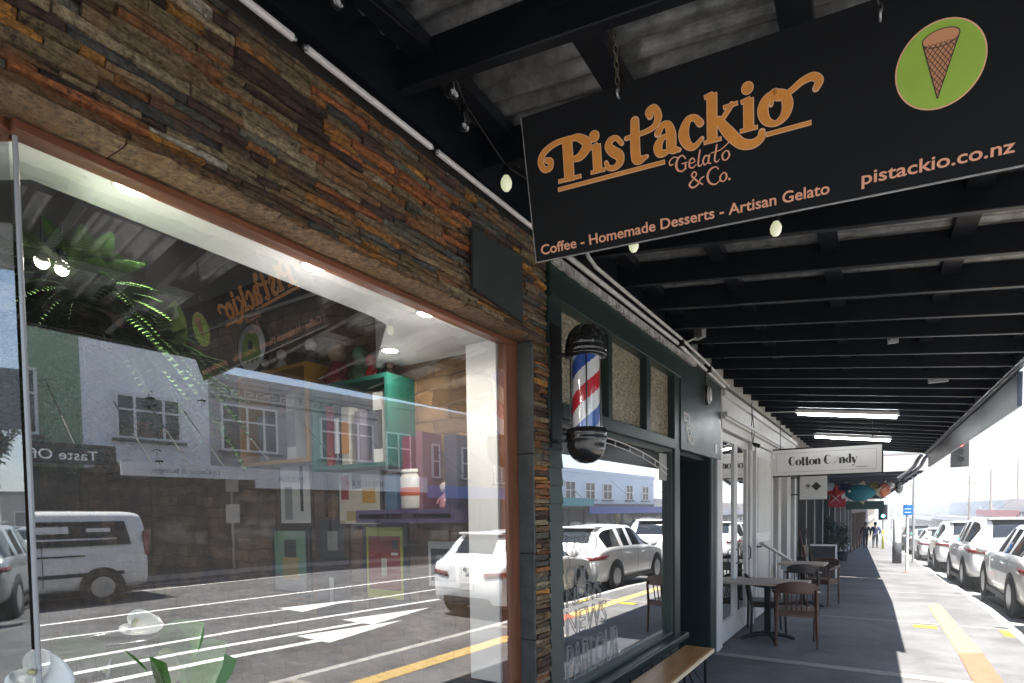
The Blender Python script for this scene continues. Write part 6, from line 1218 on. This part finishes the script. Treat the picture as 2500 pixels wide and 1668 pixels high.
def house(name, label, y0, y1, h, wm, wins, fm=white, para=None, gh=3.1, gm=None, aw=None, depth=10, doors=True):
    ym = (y0 + y1) / 2; t = thing(name, label, 'building', (XF(ym), ym, GZ(ym)), R_(2.3)); a, c = y0 - ym, y1 - ym
    b = MB(); b.box(.05, depth, a, c, gh, h); b.box(.6, depth, a, c, -.6, gh); b.build('wall', wm, t)
    b = MB(); b.box(-.05, depth, a, c, h, h + .25); b.build('parapet', para or wm, t)
    gm = gm or trim_m
    n = max(2, int((c - a) / 1.8)); b = MB(); b.box(.0, .6, a, c, 0, .45); b.box(.0, .6, a, c, gh - .3, gh)
    for i in range(n + 1): y = lerp(a, c - .12, i / n); b.box(.0, .6, y, y + .12, .45, gh - .3)
    b.build('shop_front', gm, t)
    b = MB(); b.box(.10, .13, a, c, .45, gh - .3); b.build('shop_window', wgl, t)
    for q in wins: win(t, q[0] - ym, q[1] - ym, q[2], q[3], fm, *q[4:])
    if aw:
        am, z0, z1, d = aw
        b = MB(); b.box(-d, .0, a, c, z1 - .12, z1 - .02); b.build('awning', mat('awning_soffit', (.2, .2, .2), .7), t)
        b = MB(); b.box(-d - .06, -d, a, c, z0, z1); b.build('awning_fascia', am, t)
        b = MB()
        for y in (a + .8, (a + c) / 2, c - .8): b.tube([(.05, y, z1 + 2.0), (-d + .2, y, z1)], .018, 5)
        b.build('stay_rod', trim_m, t)
    return t, ym
def ribmat():
    m = mat('green_corrugated_cladding', (.24, .36, .23), .5); n = m.node_tree.nodes; l = m.node_tree.links; tc = n.new('ShaderNodeTexCoord'); wv = n.new('ShaderNodeTexWave'); wv.bands_direction = 'Y'; wv.inputs['Scale'].default_value = 4; bp = n.new('ShaderNodeBump'); bp.inputs['Strength'].default_value = .9; bp.inputs['Distance'].default_value = .03
    l.new(tc.outputs['Object'], wv.inputs[0]); l.new(wv.outputs['Fac'], bp.inputs['Height']); l.new(bp.outputs[0], n['Principled BSDF'].inputs['Normal']); return m
opal = mat('rendered_white_wall', (.80, .81, .84), .8, noise=.12, ns=1); gwall = mat('rendered_grey_wall', (.40, .385, .38), .85, noise=.2, ns=1.2); bwall = mat('brown_rendered_wall', (.30, .25, .21), .85, noise=.25, ns=1.2); bl = mat('awning_white', (.55, .56, .58), .6); blu_ = mat('awning_blue', (.05, .13, .42), .5); drk = mat('awning_black', (.02, .022, .025), .5)
house('green_building', 'green ribbed metal clad building across the road', -3.0, 6.15, 8.2, ribmat(), [(3.3, 5.15, 3.95, 5.75, (.5,), (.62,))], aw=(drk, 3.0, 3.5, 2.6), gm=P('shop_teal', (.02, .05, .05)))
h1, y1_ = house('white_building', 'white rendered building with one wide casement window across the road', 6.15, 9.65, 7.4, opal, [(6.95, 8.75, 4.05, 5.4, (.28, .72), (.65,))], aw=(bl, 2.75, 3.12, 2.9))
h2, y2_ = house('grey_building', 'grey rendered building with greek key cornice across the road', 9.65, 16.6, 6.3, gwall, [(10.0, 12.0, 3.95, 5.55, (.45, .75), (.65,)), (13.75, 16.25, 3.9, 5.5, (.3, .7), (.68,))], aw=(bl, 2.55, 3.14, 2.9), gm=P('shop_brown', (.08, .05, .035)))
b = MB()
for i in range(15):
    y = -3.2 + i * .44
    for (a, c, e, f_) in ((0, .30, 0, .06), (0, .06, 0, .3), (.0, .30, .24, .30), (.24, .30, .1, .3), (.12, .30, .1, .16), (.30, .44, 0, .06)): b.box(-.03, .045, y + a, y + c, 5.78 + e, 5.78 + f_)
b.build('key_cornice', mat('key_pattern_pale', (.5, .49, .46), .8), h2)
b = MB(); b.box(-.02, .046, -3.4, 3.4, 5.7, 5.78); b.box(-.02, .046, -3.4, 3.4, 6.08, 6.12); b.build('cornice_band', P('cornice_dark', (.1, .1, .1)), h2)
house('brown_building', 'brown rendered building with narrow paired windows across the road', 16.6, 23.0, 6.6, bwall, [(16.9, 18.3, 3.8, 5.5, (.5,), (.6,)), (19.6, 20.1, 3.6, 5.2, (), (.5,)), (21.6, 22.1, 3.6, 5.2, (), (.5,))], aw=(blu_, 2.55, 3.05, 2.9))
house('tan_building', 'plain tan two storey building across the road past the brown one', 23.0, 31.5, 6.2, mat('tan_wall', (.42, .36, .28), .85, noise=.2, ns=1), [(24, 25.2, 3.7, 5.2, (.5,), ()), (26.5, 27.7, 3.7, 5.2, (.5,), ()), (29, 30.2, 3.7, 5.2, (.5,), ())], aw=(mat('awning_teal', (.04, .28, .32), .5), 2.5, 2.95, 2.9))
house('corner_building', 'white and pale blue corner building with sash windows and blue fascia across the road', 31.5, 47.5, 5.2, mat('white_corner_wall', (.6, .68, .8), .8, noise=.06, ns=1), [(33.0, 34.3, 3.4, 4.6, (.5,), (.5,)), (35.6, 37.0, 3.4, 4.6, (.5,), (.5,)), (38.2, 39.6, 3.4, 4.6, (.5,), (.5,)), (42, 43.2, 3.4, 4.6, (.5,), (.5,)), (45, 46.2, 3.4, 4.6, (.5,), (.5,))], aw=(mat('fascia_royal_blue', (.02, .06, .35), .5), 2.4, 2.85, 2.6))
house('low_shops', 'long low white shops far across the road', 47.6, 66, 3.9, mat('low_white_wall', (.62, .61, .58), .8, noise=.1, ns=1), [], aw=(bl, 2.6, 3.0, 2.4))
house('red_sign_shop', 'low shop with a long red fascia far across the road', 66.1, 84, 4.2, mat('pale_pink_wall', (.6, .52, .48), .8), [], aw=(mat('fascia_red', (.5, .03, .05), .5), 2.6, 3.3, 2.4))
house('blue_grey_shops', 'blue grey shops at the far right of the road', 84.1, 120, 5, mat('blue_grey_wall', (.42, .48, .55), .8), [(88, 90, 3.5, 4.5), (95, 97, 3.5, 4.5), (103, 105, 3.5, 4.5)], aw=(bl, 2.6, 3.2, 2.4))
house('far_white_shops', 'white shop row beyond the power poles', 120.2, 190, 5.5, mat('far_white_wall', (.66, .66, .64), .8), [], aw=(bl, 2.8, 3.3, 2.4))
EO = lambda o: (R_(90), 0, R_(-90))
tx = mat('sign_text_navy', (.03, .05, .2), .6); tk = mat('sign_text_dark', (.05, .045, .04), .6)
for hh, s, y, z, size, mm, fw in ((h1, 'La Cucina di Bologna', 8.6 - y1_, 2.86, .2, tx, 1.75), (h2, 'PIZZA', 11.25 - y2_, 2.78, .22, tx, .9), (h2, 'B O N D E R', 14.4 - y2_, 2.72, .26, tk, 1.6)):
    txt('fascia_lettering', s, size, mm, hh, (-2.963, y, z), EO(0), fitw=fw)
txt('fascia_lettering', 'Taste Of', .34, pale, [o for o in D.objects if o.name.startswith('green_building')][0], (-2.665, 5.75 - 1.575, 3.10), EO(0), fitw=1.3)
for (x, y0, y1, h, lab) in ((15.3, 10.4, 10.4, 3.1, 'slim street pole carrying two white plates across the road'),):
    t = thing('street_sign', lab, 'sign', (14.75, 9.6, 0)); b = MB(); b.tube([(0, 0, 0), (0, 0, 3.15)], .04, 8); b.build('pole', steel, t)
    b = MB(); b.box(-.05, -.03, -.20, .20, 2.45, 3.1); b.build('plate', white, t); b = MB(); b.box(-.05, -.03, -.22, .22, 1.45, 2.05); b.build('plate', white, t)
t = thing('signal_pole', 'yellow traffic signal pole on the far corner', 'traffic light', (14.9, 40.5, GZ(40.5))); b = MB(); b.tube([(0, 0, 0), (0, 0, 2.8)], .07, 8); b.build('pole', mat('signal_yellow', (.62, .42, .02), .5), t); b = MB(); b.box(-.14, .14, -.18, .18, 2.0, 2.85); b.build('head', mat('signal_yellow', (.62, .42, .02), .5), t, bevel=.03)
# ---------------------------------------------------------------- behind the camera, mirrored in the splayed pane
bark = mat('tree_bark', (.10, .08, .065), .85, noise=.3, ns=9); tleaf = mat('tree_leaf', (.035, .06, .025), .55, noise=.6, ns=3)
def tree(label, loc, h, r, n=1500, group='street trees'):
    t = thing('street_tree', label, 'tree', (loc[0], loc[1], GZ(loc[1])), 0, group); b = MB(); tr = h - r * 1.7
    b.tube([(0, 0, 0), (.03, 0, tr * .6), (0, .02, tr), (.05, 0, h - r * .6)], [h * .022, h * .018, h * .014, h * .005], 8)
    for k in range(7):
        a = k * 2.4; z = tr + k * .1 * r; b.tube([(0, 0, z), (math.cos(a) * r * .45, math.sin(a) * r * .45, z + r * .4), (math.cos(a) * r * .8, math.sin(a) * r * .8, z + r * .75)], [h * .009, h * .006, h * .002], 6)
    b.build('trunk', bark, t); b = MB(); cl = [(V((random.gauss(0, .45), random.gauss(0, .45), random.gauss(0, .42))) * r, random.uniform(.22, .42) * r) for _ in range(26)]
    for _ in range(n):
        c, cr = random.choice(cl); d = V((random.gauss(0, 1), random.gauss(0, 1), random.gauss(0, 1))).normalized(); p = V((0, 0, h - r)) + c + d * cr * random.uniform(.5, 1)
        leaf(b, p, (d.x + random.uniform(-.7, .7), d.y + random.uniform(-.7, .7), d.z * .5 + random.uniform(-.6, .4)), .16 * r ** .5 * random.uniform(.7, 1.3), .055 * r ** .5, .3, seg=2)
    b.build('crown', tleaf, t)
random.seed(31)
tree('round crowned street tree on the corner behind, mirrored in the splayed pane', (-7.15, -27.5, 0), 6.4, 1.25, 2200)
tree('second street tree further back on the same verge', (-12.2, -42, 0), 6.8, 1.5, 1500)
for x, y, h, r, lab in ((11.5, 130, 5, 2.2, 'rounded tree far off at the right of the road end'), (5.0, 170, 7, 3.0, 'broad tree at the distant road end'), (16, 150, 7, 2.8, 'tree behind the far white shops')): tree(lab, (x, y, 0), h, r, 700, 'far trees')
t = thing('road_sign', 'large grey back of a road sign on a post behind the camera', 'sign', (-3.35, -11.0, 0)); b = MB(); b.box(-.62, .62, -.015, .015, 3.25, 4.32); b.build('panel', mat('sign_back_grey', (.28, .29, .30), .5, .3, noise=.15, ns=4), t, bevel=.0); b = MB(); b.tube([(.35, .04, 0), (.35, .04, 4.2)], .045, 8); b.build('pole', steel, t); b = MB(); b.box(.22, .5, .0, .25, 2.1, 3.1); b.build('signal_head', black, t, bevel=.02)
bt = mat('low_brick_wall', (.26, .20, .16), .85, noise=.3, ns=1)
for x0, x1, y, h, lab, m_ in ((-26, -13, -52, 4.2, 'low tan commercial building far behind the camera', bt), (-12.5, -5.5, -58, 3.6, 'low grey commercial building far behind the camera', gwall), (2, 14, -60, 6, 'brick corner block behind the camera across the side street', bt), (-44, -27, -46, 3.4, 'cream low house on the rise behind the camera', mat('cream_house', (.5, .45, .36), .8))):
    t = thing('distant_building', lab, 'building', ((x0 + x1) / 2, y, 0)); w_ = (x1 - x0) / 2
    b = MB(); b.box(-w_, w_, -8, 0, 0, h); b.build('wall', m_, t); b = MB(); b.box(-w_ - .2, w_ + .2, -8.2, .2, h, h + .3); b.build('roof', mat('roof_grey', (.12, .12, .12), .7), t)
    for k in range(int(w_ / 1.5)):
        x = -w_ + 1.5 + k * 3; b = MB(); b.box(x - .7, x + .7, -.1, .06, 1.0, 2.3); f_ = b.build('window', white, t); b = MB(); b.box(x - .62, x + .62, .061, .08, 1.08, 2.22); b.build('pane', wgl, f_)

# ---------------------------------------------------------------- air
b = MB(); b.box(-720, 720, -220, 930, -6.5, 24)
hz_m = D.materials.new('pale_haze'); hz_m.use_nodes = True; n = hz_m.node_tree.nodes; n.clear(); o_ = n.new('ShaderNodeOutputMaterial'); v_ = n.new('ShaderNodeVolumePrincipled')
v_.inputs['Color'].default_value = (.93, .96, 1, 1); v_.inputs['Density'].default_value = .0035; v_.inputs['Anisotropy'].default_value = .1
hz_m.node_tree.links.new(v_.outputs[0], o_.inputs['Volume'])
tag(b.build('haze', hz_m), kind='stuff')
